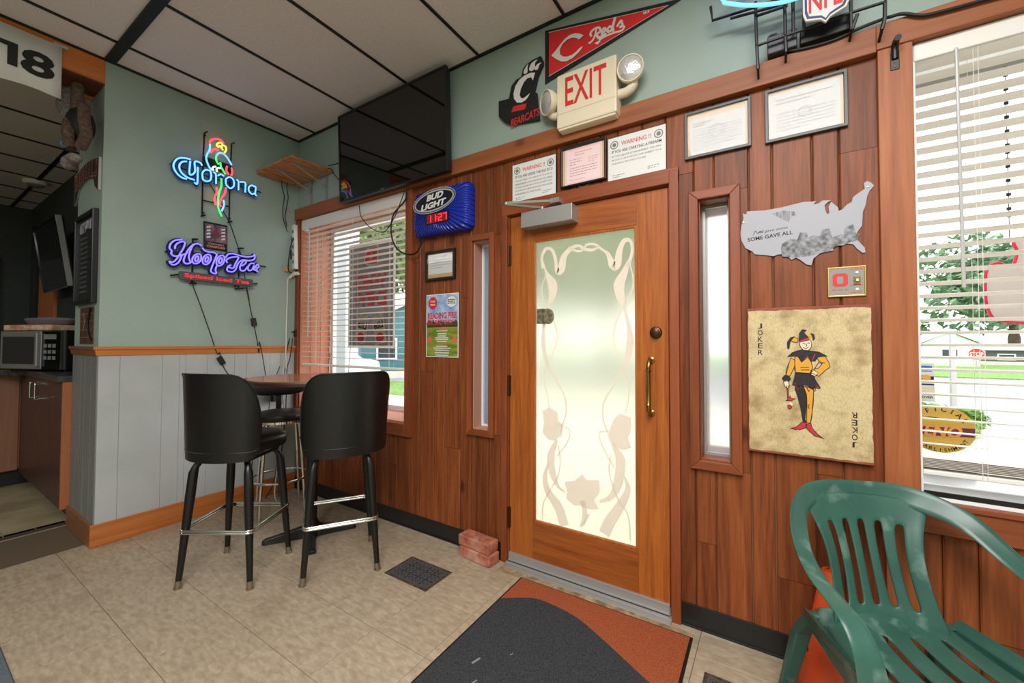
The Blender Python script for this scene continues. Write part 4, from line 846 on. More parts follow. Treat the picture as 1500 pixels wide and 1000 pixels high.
build('hanger_loop', G().tube(crom([(-.03, -.114, .004), (-.01, -.128, .006), (.02, -.124, .006), (.035, -.112, .004)], 4), .0018, 5), m_steel, t)
t = picture('picture_frame', 'small black framed notice under the blue beer clock', 'frame', -.567, 1.856, .272, .205, .017, .001, m_black, .018)
build('mount', G().box((-.12, -.088, .003), (.12, .088, .004)), mat('tan_mount', (196, 158, 110), .6), t)
build('document', G().box((-.112, -.058, .004), (.104, .080, .0046)), mat('grey_paper', (206, 208, 206), .6), t)
g = G(); g.text('PERMIT', -.06, .062, .05, .01, .0047); lines(g, 0, .09, .058, .01, 1, .006, .0047); lines(g, -.095, .085, .035, .017, 4, .003, .0047); build('print', g, m_gray, t)
build('glass', G().box((-.118, -.086, .012), (.118, .086, .0135)), m_photoglass, t)
def warning(label, x, z, w, h, sub, rows, rot):
    t = fw('warning_sign', label, 'sign', x, z, .002, None); t.rotation_euler = (PI/2, rot, 0)
    build('panel', G().box((-w/2, -h/2, 0), (w/2, h/2, .007)), m_paper, t)
    build('edge', G().frame(-w/2-.003, -h/2-.003, w/2+.003, h/2+.003, .003, -.001, .006), m_black, t)
    build('heading', G().text('WARNING !!', .0, h*.33, w*.52, h*.10, .0073, bold=.02), mat('faded_red', (214, 86, 90), .6), t)
    g = G(); W_ = w
    for s in (-1, 1): g.oring(s*w*.385, h*.33, .022, .022, .005, .0072, .0075, 18); g.disc(s*w*.385, h*.33, .011, .011, .0072, .0075, 10)
    build('seal', g, m_gray, t)
    g = G(); g.text(sub, 0, h*.17, w*.86, h*.066, .0073, bold=.012)
    for k, r in enumerate(rows): g.text(r, -w*.0 if k < len(rows)-1 else -w*.13, h*(.06-.085*k), w*(.86 if k < len(rows)-1 else .6), h*.046, .0073)
    build('lettering', g, m_blk, t)
    g = G(); lines(g, -w*.42, -w*.2, -h*.38, .01, 2, .003, .0072); lines(g, w*.2, w*.42, -h*.34, .01, 2, .003, .0072); build('small_print', g, m_ink, t); return t
warning('white underage warning sign crossed by the door closer arm', .168, 2.288, .294, .236, 'IF YOU ARE UNDER THE AGE OF 21', ['YOU ARE SUBJECT TO A FINE OF UP TO $1,000 OR', 'IMPRISONMENT UP TO 6 MONTHS IF YOU ORDER', 'PAY FOR OR SHARE THE COST OF, ATTEMPT TO BUY', 'OR POSSESS ANY BEER OR INTOXICATING LIQUOR', 'FURNISHED IN THIS PLACE'], 0)
warning('white firearm warning sign under the beam right of the pink licence', .771, 2.290, .293, .23, 'IF YOU ARE CARRYING A FIREARM', ['IN THIS LIQUOR ESTABLISHMENT, YOU MAY', 'BE GUILTY OF A FELONY AND SUBJECT TO A', 'MANDATORY JAIL TERM OF ONE TO TWO YEARS'], 0)
# exit sign with two lamp heads
t = fw('exit_sign', 'cream emergency exit sign with two lamp heads above the door', 'sign', .53, 2.638, .008)
bx = build('housing', G().box((-.168, -.142, 0), (.168, .155, .085)), m_cream, t, bevel=.008); build('bottom_lip', G().box((-.16, -.152, .004), (.16, -.140, .078)), m_cream, t, bevel=.004)
build('face_groove', G().box((-.165, -.066, .0848), (.165, -.063, .0856)), mat('cream_shadow_line', (196, 180, 150), .5), t)
build('lettering', G().text('EXIT', .0, .048, .232, .158, .0856, bold=.012), m_red, t)
build('hanger_hook', G().tube([(-.01, .152, .02), (-.01, .172, .02), (.0, .178, .02)], .004, 6), m_steel, t)
def lamp_head(cx, cy, yaw, pitch):
    mm = Matrix.Translation((cx, cy, .075)) @ Matrix.Rotation(yaw, 4, 'Y') @ Matrix.Rotation(pitch, 4, 'X')
    h = build('lamp_head', G().lathe([(.030, -.055), (.052, -.04), (.064, -.012), (.067, .012), (.064, .016), (.060, .014)], 28, mm, cap=False).lathe([(.001, -.056), (.03, -.055)], 28, mm, cap=False), m_cream, t, smooth=50)
    k = NT('ribbed_lamp_lens_%.2f' % cx); vo = k.n('ShaderNodeTexVoronoi', i_Scale=90.0); tc = k.n('ShaderNodeTexCoord'); k.l(tc, 'Object', vo, 'Vector')
    bp = k.n('ShaderNodeBump', i_Strength=.35, i_Distance=.003); k.l(vo, 'Distance', bp, 'Height'); k.l(bp, 'Normal', k.b, 'Normal'); k.b.inputs['Base Color'].default_value = (.75, .75, .73, 1); k.b.inputs['Roughness'].default_value = .22; k.b.inputs['Metallic'].default_value = .5
    build('lens', G().lathe([(.06, .010), (.05, .018), (.03, .023), (.005, .025)], 28, mm), k.m, h, smooth=60)
    build('rim', G().tube([mm @ Vector((.0625*math.cos(2*PI*k_/28), .0625*math.sin(2*PI*k_/28), .014)) for k_ in range(28)], .004, 6, closed=True), m_cream, h, smooth=60)
lamp_head(.238, .053, math.radians(8), math.radians(8)); lamp_head(-.225, .03, math.radians(-34), math.radians(10))
g = G().tube(crom([(.165, -.035, .04), (.21, -.035, .042), (.24, -.012, .045), (.242, .04, .045)], 5), .024, 10)
build('lamp_bracket', g, m_cream, t, smooth=60)
build('lamp_bracket', G().tube(crom([(-.165, -.04, .04), (-.20, -.04, .042), (-.225, -.02, .046), (-.227, .02, .048)], 5), .022, 10), m_cream, t, smooth=60)
# pennant
t = fw('pennant', 'red baseball pennant with a white C above the exit sign', 'pennant', .262, 2.995, .003)
P0 = [(-.018, .160), (-.018, -.158), (.73, .003), (.73, .008)]
build('border', G().prism(P0, 0, .003), m_blk, t)
build('field', G().prism([(.008, .138), (.008, -.118), (.665, .0)], .003, .0042), m_brightred, t)
build('tip_trim', G().prism([(.004, .1425), (.008, .138), (.665, .0), (.008, -.118), (.004, -.1215), (.675, .0)], .0029, .0035), m_paper, t)
g = G().prism([p for p in rel('REDS_C', .262, 2.995)[0]], .0042, .0052)
build('letter_outline', G().prism([(p[0]+.002, p[1]-.004) for p in rel('REDS_C', .262, 2.995)[0]], .0040, .0046), m_blk, t)
for i, st in enumerate(rel('REDS_S', .262, 2.995)): g.ribbon(st, [.012, .010, .014, .012, .013, .014, .012, .010][i], .0042+.0001*i, .0050+.0001*i)
g.prism(rel('REDS_TAIL', .262, 2.995)[0], .0042, .0054)
build('lettering', g, mat('pennant_white', (226, 220, 212), .8), t)
g = G().text('MLB', .565, .012, .03, .014, .0044, bold=.02); build('emblem', g, m_paper, t)
# cut-out team plaque (lettering and paw mark only)
t = fw('team_plaque', 'black cut out team plaque with white clawed C and red lettering', 'plaque', .08, 2.80, .004)
build('board', G().prism(rel('PAW_PLATE', .08, 2.80)[0], 0, .016), m_blk, t, bevel=.002)
g = G()
for st in rel('PAW', .08, 2.80)[:4]:
    P = crom([(a, b, 0) for a, b in st], 3, closed=True) if len(st) < 9 else [Vector((a, b, 0)) for a, b in st]
    g.prism([(p.x, p.y) for p in P], .016, .018)
build('clawed_letter', g, m_paper, t); build('red_bar', G().prism(rel('PAW', .08, 2.80)[4], .016, .018), m_red, t)
build('lettering', G().text('BEARCATS', .035, -.128, .205, .046, .0165, bold=.02, shear=.25, rot=.07), m_red, t)
# television
t = fw('television', 'large flat black television high on the wall over the left window', 'television', -1.0, 2.795, .03); t.rotation_euler = (PI/2+math.radians(2.2), 0, 0)
tv_ = t
build('bezel', G().frame(-.575, -.345, .575, .345, .014, .055, .085), m_black, t, bevel=.004); build('back_shell', G().box((-.57, -.34, .03), (.57, .34, .058)).box((-.35, -.25, .0), (.35, .2, .032)), m_black, t, bevel=.008)
build('screen', G().box((-.562, -.332, .07), (.562, .332, .078)), mat('tv_screen', (10, 10, 10), .03, 0, .7), t)
build('maker_mark', G().text('HI', -.06, -.338, .03, .010, .0853), m_lgray, t)
# beer clock
t = fw('beer_clock', 'blue beer brand wall clock with red digital display', 'clock', -.518, 2.212, .0)
clock_ = t
def rsq(w, h, r, n=6): return [(sx*(w-r)+r*math.cos(a), sy*(h-r)+r*math.sin(a)) for sx, sy, q in ((1, 1, 0), (-1, 1, 1), (-1, -1, 2), (1, -1, 3)) for a in [(q+i/n)*PI/2 for i in range(n+1)]]
k = NT('fluted_blue_plastic'); tc = k.n('ShaderNodeTexCoord'); sx = k.n('ShaderNodeSeparateXYZ'); k.l(tc, 'Object', sx, 0)
ax_ = k.n('ShaderNodeMath', operation='ADD'); ax_.inputs[1].default_value = .05; k.l(sx, 'X', ax_, 0); ay_ = k.n('ShaderNodeMath', operation='ADD'); ay_.inputs[1].default_value = -.03; k.l(sx, 'Y', ay_, 0)
at_ = k.n('ShaderNodeMath', operation='ARCTAN2'); k.l(ay_, 0, at_, 0); k.l(ax_, 0, at_, 1); ml = k.n('ShaderNodeMath', operation='MULTIPLY'); ml.inputs[1].default_value = 60; k.l(at_, 0, ml, 0); sn = k.n('ShaderNodeMath', operation='SINE'); k.l(ml, 0, sn, 0)
bp = k.n('ShaderNodeBump', i_Strength=.9, i_Distance=.006); k.l(sn, 0, bp, 'Height'); k.l(bp, 'Normal', k.b, 'Normal'); k.b.inputs['Base Color'].default_value = lin((26, 50, 168)); k.b.inputs['Roughness'].default_value = .22
V = []; n = 28
for w, h, r, z in ((.245, .150, .035, 0), (.250, .156, .04, .02), (.250, .156, .04, .05), (.236, .142, .045, .075), (.205, .118, .04, .088)): V += [(x, y, z) for x, y in rsq(w, h, r)]
F = [(i*n+a, i*n+(a+1) % n, i*n+n+(a+1) % n, i*n+n+a) for i in range(4) for a in range(n)]+[tuple(range(n-1, -1, -1)), tuple(4*n+a for a in range(n))]
build('housing', G().add(V, F), k.m, t, smooth=60)
mm = Matrix.Translation((-.035, .062, 0)) @ Matrix.Rotation(math.radians(4), 4, 'Z')
g = G().disc(0, 0, .192, .080, .086, .092, 40, mm); build('oval_badge', g, mat('badge_black_blue', (16, 20, 40), .3), t)
build('badge_rings', G().oring(0, 0, .192, .080, .005, .092, .0935, 40, mm).oring(0, 0, .178, .069, .010, .092, .0937, 40, mm), m_lgray, t)
g = G().text('BUD', .012, .028, .155, .042, .0938, bold=.05, shear=.25, m=mm).text('LIGHT', -.005, -.026, .235, .042, .0938, bold=.05, shear=.25, m=mm); build('lettering', g, m_paper, t)
build('display_window', G().box((-.105, -.092, .086), (.095, -.022, .092)), m_blackgloss, t)
def seven(g, ch, x, y, w, h, z, s=.0055):
    seg = {'0': 'abcdef', '1': 'bc', '2': 'abged', '7': 'abc'}[ch]
    B = {'a': (x, y+h-s, x+w, y+h), 'd': (x, y, x+w, y+s), 'g': (x, y+h/2-s/2, x+w, y+h/2+s/2), 'b': (x+w-s, y+h/2, x+w, y+h), 'c': (x+w-s, y, x+w, y+h/2), 'f': (x, y+h/2, x+s, y+h), 'e': (x, y, x+s, y+h/2)}
    for q in seg: a, b, c, d = B[q]; g.box((a, b, z), (c, d, z+.0006))
g = G()
for ch, x in zip('1127', (-.088, -.045, .008, .05)): seven(g, ch, x, -.08, .03, .046, .0922)
g.box((-.006, -.052, .0922), (-.001, -.047, .0928)).box((-.006, -.068, .0922), (-.001, -.063, .0928))
build('led_digits', g, n_led, t); build('display_tint', G().box((-.098, -.087, .0915), (.088, -.027, .0921)), mat('dark_red_filter', (90, 14, 20), .3, emit=(120, 10, 16), es=.35), t)
# golf poster
t = fw('golf_poster', 'paper golf outing poster pinned below the small framed notice', 'poster', -.553, 1.441, .002)
W_, H_ = .147, .217
build('paper', G().box((-W_, -H_, 0), (W_, H_, .0016)), m_paper, t)
build('sky_print', G().box((-W_+.006, -.02, .0016), (W_-.006, H_-.006, .0019)), mottled('poster_sky', (110, 150, 206), (190, 206, 226), 14, .5, bump=0), t)
build('grass_print', G().box((-W_+.006, -H_+.006, .0016), (W_-.006, .0, .0021)), mottled('poster_grass', (96, 116, 34), (150, 160, 56), 12, .5, stretch=(.5, 3, 1), bump=0), t)
g = G().box((-W_+.006, -.012, .0021), (W_-.006, .012, .0023))
for k_ in range(24): x = -W_+.012+.0115*k_; h = random.uniform(.01, .04); g.prism([(x-.012, .01), (x+.012, .01), (x, .012+h)], .0020, .0022+.00002*k_)
build('tree_line_print', g, mat('poster_trees', (50, 62, 34), .5), t)
g = G().text('READING FIRE', 0, .068, .262, .044, .0026, bold=.035).text('INC. GOLF OUTING', 0, .022, .266, .034, .0026, bold=.035); build('lettering', g, m_red, t)
build('red_badge', G().prism([(-.085+.042*math.cos(a), .156+.046*math.sin(a)) for a in [k_*PI/4+PI/8 for k_ in range(8)]], .0019, .0024), m_red, t)
g = G().text('FOUR', -.085, .168, .045, .012, .0026, bold=.03).text('PERSON', -.085, .145, .045, .012, .0026, bold=.03)
for k_, (w, y) in enumerate(((.10, -.04), (.08, -.06), (.08, -.075), (.12, -.088), (.11, -.10), (.09, -.113), (.10, -.145), (.16, -.158), (.13, -.172), (.13, -.19), (.12, -.206))): g.box((-w/2, y, .0022), (w/2, y+.006, .0025))
build('white_print', g, m_paper, t)
g = G().disc(.085, .16, .048, .040, .0019, .0023, 24); build('round_logo', g, m_paper, t); g = G().oring(.085, .16, .048, .040, .002, .0023, .0025, 24); lines(g, .05, .12, .17, .012, 3, .006, .0024, 1); build('logo_print', g, m_blk, t)
g = G()
for s in (-1, 1): g.disc(s*.115, -.098, .022, .022, .0022, .0026, 16)
g.box((-.045, -.026, .0022), (.045, -.018, .0025)).box((-.04, -.13, .0022), (.04, -.122, .0025)); build('orange_print', g, mat('orange_print', (214, 104, 74), .5), t)
# map cut-out
t = fw('map_cutout', 'grey metal cut out map of the United States with black lettering', 'sign', 1.46, 1.80, .003)
build('plate', G().prism(rel('USA', 1.46, 1.80)[0], 0, .004), mat('pale_grey_metal', (162, 162, 170), .5), t)
ua = rel('USA_ART', 1.46, 1.80); mg = mottled('grey_photo_print', (70, 70, 74), (150, 150, 154), 60, .5, bump=0)
g = G().prism([(-.075, -.075), (-.07, -.05), (-.04, -.035), (.0, -.045), (.04, -.03), (.09, -.05), (.14, -.035), (.185, -.045), (.175, -.07), (.11, -.085), (.09, -.10), (.02, -.115), (-.03, -.115), (-.07, -.105)], .004, .0046)
for k_ in range(3): g.prism([(-.02+k_*.075, -.05), (.025+k_*.075, -.05), (.015+k_*.075, -.015+.006*k_), (-.008+k_*.075, -.012)], .004, .0047)
build('landscape_print', g, mg, t)
g = G().prism(ua[0], .004, .0046); build('flag_print', g, mottled('grey_flag_print', (86, 86, 90), (170, 170, 174), 30, .5, stretch=(3, .4, 1), bump=0), t)
g = G().text('SOME GAVE ALL', -.115, -.012, .165, .017, .0043, bold=.02, rot=.07)
g.ribbon([(-.175, .0), (-.168, .018), (-.158, .006), (-.148, .014), (-.142, .006)], .0022, .004, .0045)
g.text('All gave some', -.105, .012, .11, .014, .0043, shear=.3, rot=.07); build('lettering', g, m_blk, t)
g = G()
for x, y in ((-.214, .062), (.212, .136)): g.lathe([(.004, .003), (.004, .006), (.001, .0065)], 10, Matrix.Translation((x, y, 0)))
build('screw', g, m_steel, t)
# switch plate
t = fw('switch_plate', 'brass edged switch plate with a red block letter O beside the map', 'switch', 1.602, 1.570, .001)
build('brass_frame', G().frame(-.060, -.060, .060, .060, .006, 0, .008), mat('bright_brass', (206, 176, 104), .3, .9), t, bevel=.0015)
build('plate', G().box((-.056, -.056, 0), (.056, .056, .006)), mat('plate_grey', (140, 138, 132), .5), t)
o_ = [(-.016, -.026), (.016, -.026), (.024, -.018), (.024, .018), (.016, .026), (-.016, .026), (-.024, .018), (-.024, -.018)]
g = G().ring([(a-.020, b+.008) for a, b in o_], [(a*.42-.020, b*.6+.008) for a, b in o_], .006, .0072)
lines(g, -.046, .004, -.034, .01, 1, .004, .006, 1); lines(g, .012, .05, .045, .01, 1, .004, .006, 1); lines(g, .012, .05, -.018, .01, 1, .003, .006, 1); lines(g, .012, .05, -.046, .01, 1, .003, .006, 1)
build('lettering', g, m_red, t)
g = G().box((.022, -.014, .006), (.042, .018, .009)); build('toggle_surround', g, m_brass, t, bevel=.001); build('toggle', G().box((.028, -.002, .009), (.036, .008, .018)), m_white, t, bevel=.001)
g = G()
for y in (.034, -.032): g.lathe([(.005, .006), (.005, .0085)], 12, Matrix.Translation((.032, y, 0)))
build('screw', g, m_paper, t)
# playing card sign
t = fw('playing_card_sign', 'large weathered playing card sign showing a jester with the word JOKER', 'sign', 1.4665, 1.166, .002)
W_, H_ = .208, .309
build('board', G().box((-W_, -H_, 0), (W_, H_, .024)), mottled('worn_red_edge', (120, 48, 36), (150, 74, 52), 20, .6), t, bevel=.002)
ed = []
for k_ in range(96):
    s_ = k_/96*4; q, f = int(s_), s_-int(s_); j = random.uniform(.002, .0055); jt = random.uniform(.008, .013)
    ed.append([(-W_+j+f*(2*W_-2*j), -H_+jt*.9), (W_-j, -H_+jt+f*(2*H_-2*jt)), (W_-j-f*(2*W_-2*j), H_-jt*1.1), (-W_+j, H_-jt-f*(2*H_-2*jt))][q])
k = NT('crackled_card_face'); tc = k.n('ShaderNodeTexCoord'); n1 = k.n('ShaderNodeTexNoise', i_Scale=16.0, i_Detail=9.0); k.l(tc, 'Object', n1, 'Vector')
rp = k.n('ShaderNodeValToRGB'); rp.color_ramp.elements[0].position = .30; rp.color_ramp.elements[1].position = .56; rp.color_ramp.elements[0].color = lin((160, 135, 92)); rp.color_ramp.elements[1].color = lin((204, 184, 138)); k.l(n1, 'Fac', rp, 'Fac')
mp = k.n('ShaderNodeMapping'); mp.inputs['Scale'].default_value = (1.6, .7, 1); k.l(tc, 'Object', mp, 'Vector'); vo = k.n('ShaderNodeTexVoronoi', feature='DISTANCE_TO_EDGE', i_Scale=62.0); k.l(mp, 'Vector', vo, 'Vector')
mr = k.n('ShaderNodeMapRange'); mr.inputs[1].default_value = 0; mr.inputs[2].default_value = .05; mr.inputs[3].default_value = .5; mr.inputs[4].default_value = 0; k.l(vo, 'Distance', mr, 0)
mx = k.n('ShaderNodeMix', data_type='RGBA'); k.l(mr, 0, mx, 0); k.l(rp, 'Color', mx, 6); mx.inputs[7].default_value = lin((120, 92, 56)); k.l(mx, 2, k.b, 'Base Color'); k.b.inputs['Roughness'].default_value = .45
build('card_face', G().prism(ed, .0238, .0248), k.m, t)
def vert_word(g, word, x, y0, dy, w, h, z, flip=False):
    for i_, ch in enumerate(word): g.text(ch, x, y0-dy*i_*(-1 if flip else 1), w if ch != 'J' else w*.8, h, z, bold=.012, rot=PI if flip else 0)
g = G(); vert_word(g, 'JOKER', -.160, .232, .0285, .018, .0225, .0250); vert_word(g, 'JOKER', .150, -.236, .0285, .018, .0225, .0250, True)
build('lettering', g, m_blk, t)
def fig(pts): return [((a-278)*.000404, (500-b)*.000505) for a, b in pts]
yel = mat('card_yellow', (214, 154, 44), .5); dk = mat('card_black', (34, 24, 30), .5); rd = mat('card_red', (186, 42, 52), .5); fl_ = mat('card_flesh', (226, 208, 176), .5)
outl = []
_fig = fig
def fig(pts):
    q = _fig(pts); outl.append(q); return q
fgr = bpy.data.objects.new('jester_print', None); C.objects.link(fgr); fgr.parent = t
Z0 = .0250
g = G()   # outlines and black garments
for pl in ([(250, 530), (276, 600), (275, 690), (262, 800), (272, 826), (245, 830), (228, 720), (205, 630), (182, 560), (190, 530)],
           [(185, 428), (335, 430), (350, 480), (392, 545), (352, 535), (330, 560), (300, 535), (262, 520), (210, 548), (160, 525), (176, 480)],
           [(235, 240), (320, 250), (380, 255), (450, 290), (380, 290), (350, 330), (320, 330), (290, 290), (240, 335), (215, 290), (120, 298), (165, 262)],
           [(220, 170), (225, 105), (250, 75), (285, 80), (262, 100), (285, 125), (300, 140), (270, 145)], [(120, 180), (150, 140), (185, 130), (150, 165), (140, 200), (135, 235), (122, 228)], [(318, 108), (345, 115), (350, 150), (338, 165), (332, 130)],
           [(72, 480), (95, 452), (130, 455), (145, 480), (130, 505), (110, 490), (88, 500)]): build('black_print', G().prism(fig(pl), Z0, Z0+.0006), dk, fgr)
g = G()
for pl in ([(252, 535), (300, 545), (335, 560), (330, 640), (325, 700), (318, 780), (305, 830), (275, 826), (276, 760), (280, 690), (278, 610)],
           [(185, 295), (215, 300), (240, 340), (292, 300), (320, 340), (330, 380), (318, 430), (190, 425), (182, 350)],
           [(150, 310), (185, 325), (180, 380), (150, 440), (135, 460), (105, 450), (112, 400), (135, 345)],
           [(362, 300), (430, 290), (462, 340), (470, 375), (440, 395), (380, 450), (310, 420), (320, 400), (380, 385), (410, 345), (385, 330)],
           [(150, 165), (180, 135), (212, 150), (212, 178), (175, 178)], [(285, 125), (315, 105), (332, 130), (310, 140)]): build('yellow_print', G().prism(fig(pl), Z0+.0007, Z0+.0012), yel, fgr)
g = G()
for pl in ([(272, 826), (268, 870), (215, 892), (145, 885), (195, 868), (232, 830)], [(275, 840), (310, 830), (320, 870), (365, 915), (405, 940), (340, 930), (290, 890), (272, 870)],
           [(220, 165), (300, 142), (312, 158), (226, 182)], [(118, 655), (112, 535), (124, 535), (126, 640), (140, 620), (150, 640), (185, 640), (150, 660), (100, 662)], [(118, 700), (140, 695), (155, 712), (138, 730), (118, 722)]): build('red_print', G().prism(fig(pl), Z0+.0013, Z0+.0018), rd, fgr)
for st in ([(160, 530), (178, 508), (212, 575), (225, 545), (265, 522), (298, 578), (312, 548), (345, 572), (358, 520), (388, 548)], [(215, 300), (238, 342), (292, 285), (320, 342), (350, 275)]): g.ribbon(fig(st), .004, Z0+.0014, Z0+.0020, k=1)
build('red_trim_print', g, rd, fgr)
g = G()
for pl in ([(222, 185), (232, 178), (312, 160), (325, 185), (318, 225), (295, 245), (255, 242), (232, 215)], [(84, 505), (125, 500), (135, 540), (118, 560), (95, 545)], [(310, 420), (345, 405), (375, 430), (345, 452), (318, 440)], [(135, 672), (158, 680), (160, 700), (135, 698)]): build('skin_print', G().prism(fig(pl), Z0+.0013, Z0+.0019), fl_, fgr)
g = G()
for st in ([(248, 195), (260, 188), (272, 195)], [(290, 190), (302, 183), (314, 190)], [(255, 218), (275, 232), (300, 215)], [(278, 190), (284, 210), (276, 212)], [(230, 385), (300, 380)], [(235, 405), (305, 402)], [(300, 680), (290, 700), (300, 715)], [(385, 345), (430, 340)], [(385, 330), (340, 400)], [(185, 300), (180, 420)], [(335, 560), (330, 680), (305, 830)], [(135, 345), (108, 450)], [(140, 885), (185, 892)], [(365, 918), (412, 945)]): g.ribbon(fig(st), .0022, Z0+.002, Z0+.0025, k=3)

for q in outl:
    if len(q) > 4 and q[0] != q[-1]: g.ribbon(q+[q[0]], .0022, Z0+.0015, Z0+.0022, k=1)
build('line_print', g, dk, fgr, kind='stuff')
# hook
t = fw('wall_hook', 'black iron hook screwed to the post beside the right window', 'hook', 1.752, 2.408, .026)
build('back_plate', G().box((-.013, -.05, 0), (.013, .02, .005)), m_black, t, bevel=.002)
build('arm', G().tube(crom([(0, -.01, .004), (0, .03, .006), (0, .045, .016), (0, .046, .04), (0, .043, .055)], 4), .011, 8), m_black, t, smooth=50)
g = G().lathe([(.004, .005), (.004, .007)], 8, Matrix.Translation((0, -.02, 0))).lathe([(.004, .005), (.004, .007)], 8, Matrix.Translation((0, -.038, 0))); build('screw', g, m_bronze, t)
# football neon
t = fw('neon_sign', 'neon football league sign with shield badge on a black wire stand above the beam', 'neon sign', 1.45, 2.66, .0)
def at(name, z): return [[(a, b, z) for a, b in st] for st in rel(name, 1.45, 2.66)]
g = G()
for st in at('NFL_FRAME', .085): g.tube(st, .0062, 6)
for x, y in ((-.139, -.17), (-.04, -.135), (.17, -.128), (.257, -.166)): g.tube([(x, y, .085), (x, y-.02, .0)], .005, 6)
build('wire_frame', g, m_blackmetal, t, smooth=50)
gt = at('NFL_BLUE', .135)[0]; build('neon_tube', G().tube(crom([gt[2], gt[3], gt[4], gt[5], gt[6], (.10, .06, .135), (.22, .12, .135), (.2, .20, .135), (-.05, .26, .135), (-.26, .20, .135), gt[2]], 6), .008, 8), n_blue, t, smooth=60)
so = [(.016, .30), (.016, -.035), (.024, -.062), (.055, -.070), (.072, -.075), (.0875, -.092), (.103, -.075), (.120, -.068), (.150, -.058), (.160, -.035), (.160, .30), (.088, .33)]
def grow(p, d, c=(.0875, .12)): return [(c[0]+(a-c[0])*(1-d/.08), c[1]+(b-c[1])*(1-d/.2)) for a, b in p]
build('shield', G().prism(so, .115, .128), m_paper, t, bevel=.003); build('shield_outline', G().ring(grow(so, .007), grow(so, .015), .128, .1292), mat('navy_print', (44, 56, 104), .5), t)
build('lettering', G().text('NFL', .0875, .005, .105, .085, .1285, bold=.02), m_red, t)
build('transformer', G().box((-.105, -.105, .012), (-.0, -.03, .06)), mat('grey_transformer', (74, 74, 78), .4, .4), t, bevel=.004)
build('power_box', G().box((.01, -.10, .012), (.175, -.035, .05)), m_black, t, bevel=.004)
def cord(name, label, pts, r, m, parent=None, k=6):
    mi = Matrix.LocRotScale(parent.location, parent.rotation_euler, None).inverted() if parent else None
    o = build(name, G().tube(crom(pts, k), r, 6, m=mi), m, parent, smooth=60)
    if not parent: tag(o, label, 'wire')
    return o
c1 = at('NFL_CABLE', .032)[0]; c2 = at('NFL_CABLE2', .042)[0]
build('power_cord', G().tube(crom([(p[0], p[1], .04) for p in c1[:-1]]+[(p[0], p[1], .046) for p in c2], 6), .006, 7), m_rubber, t, smooth=60)
# shelf in the corner
t = thing('corner_shelf', 'small raw chipboard shelf in the corner beside the television', 'shelf', (-2.07, -.17, 2.775))
build('board', G().box((-.28, -.20, 0), (.27, .166, .014)), m_osb, t, bevel=.001); build('front_strip', G().box((-.275, -.20, -.016), (-.19, .16, 0)), m_osb, t)
for x in (-.06, .17):
    g = G().box((x-.012, -.15, -.006), (x+.012, .165, -.001)).box((x-.012, .163, -.235), (x+.012, .169, 0)); g.tube([(x, -.12, -.005), (x, .16, -.10)], .005, 6); build('bracket', g, m_alu, t)
# cords
def wpts(name, off, wall='L', i=0): return [((XL+off, a/1000, b/1000) if wall == 'L' else (a/1000, -off, b/1000)) for a, b in T[name][i]]
cord('hanging_wire', 'left one of two wavy black cords hanging from the chipboard shelf', wpts('CORD_SHELF', .03, i=0), .0035, m_rubber)
cord('hanging_wire', 'right one of two wavy black cords hanging from the chipboard shelf', wpts('CORD_SHELF', .03, i=1), .0035, m_rubber)
cord('power_cord', 'dark cord running over the chipboard shelf edge to the television', [(-1.99, -.05, 2.80)]+[(a/1000, -.05, b/1000) for a, b in T['CORD_TV'][0]][2:], .004, m_rubber, tv_)
cord('power_cord', 'short black cord from the shelf to the television side', [(a/1000, -.05, b/1000) for a, b in T['CORD_TV'][1]], .004, m_rubber, tv_)
cord('power_cord', 'thick black cord looping from the television to the beer clock over the blind', wpts('CORD_WIN', .055, 'F', 0), .006, m_rubber, clock_)
cord('power_cord', 'thin black cord sagging across the top of the left blind', wpts('CORD_WIN', .066, 'F', 1), .0035, m_rubber, tv_)
t = thing('power_strip', 'white power strip hung on the corner board beside the left blind', 'power strip', (-2.325, -.022, 2.19), (PI/2, 0, 0))
t.rotation_euler = (PI/2, math.radians(-3), 0)
build('body', G().box((-.022, -.20, 0), (.022, .21, .035)), m_white, t, bevel=.005); g = G()
for k_ in range(5): g.box((-.012, -.15+.07*k_, .035), (.012, -.12+.07*k_, .0355))
build('sockets', g, m_gray, t)
build('power_plug', G().box((-.08, .06, .004), (-.02, .125, .045)).box((-.055, -.105, .004), (-.018, -.02, .045)), m_black, t, bevel=.006)
cord('power_cord', 'black cord from the power strip plug down to the orange tape', [(-2.36+.05, -.06, 2.27), (XL+.035, -.085, 2.18), (XL+.03, -.10, 2.0), (XL+.03, -.075, 1.955), (XL+.035, -.043, 1.97)], .0055, m_rubber, t)
ivory_ = cord('extension_wire', 'ivory extension cord hanging down the corner to behind the table', [(XL+.055, -.06, 1.965), (XL+.07, -.065, 1.95), (XL+.06, -.07, 1.93)]+wpts('STRIP', .04, i=3)[1:]+[(XL+.05, -.14, .8), (XL+.06, -.18, .3), (XL+.09, -.22, .03), (XL+.3, -.3, .012)], .0055, m_whitecord)
build('connector', G().tube([(XL+.035, -.09, 1.905), (XL+.04, -.055, 1.945), (XL+.045, -.02, 1.955), (XL+.05, -.012, 1.94)], [.008, .018, .018, .012], 10), m_whitecord, ivory_, smooth=50)
tag(build('tape_tag', G().box((XL, -.125, 1.962), (XL+.022, -.075, 2.0)), mat('orange_tape', (214, 150, 106), .6), bevel=.003), 'small orange tape block on the green wall by the corner cords', 'tape')
cord('hanging_wire', 'black wire running down the corner behind the table, left strand of two', wpts('STRIP', .025, i=4)+[(XL+.03, -.13, .7), (XL+.05, -.2, .15), (XL+.1, -.3, .012)], .0045, m_rubber)
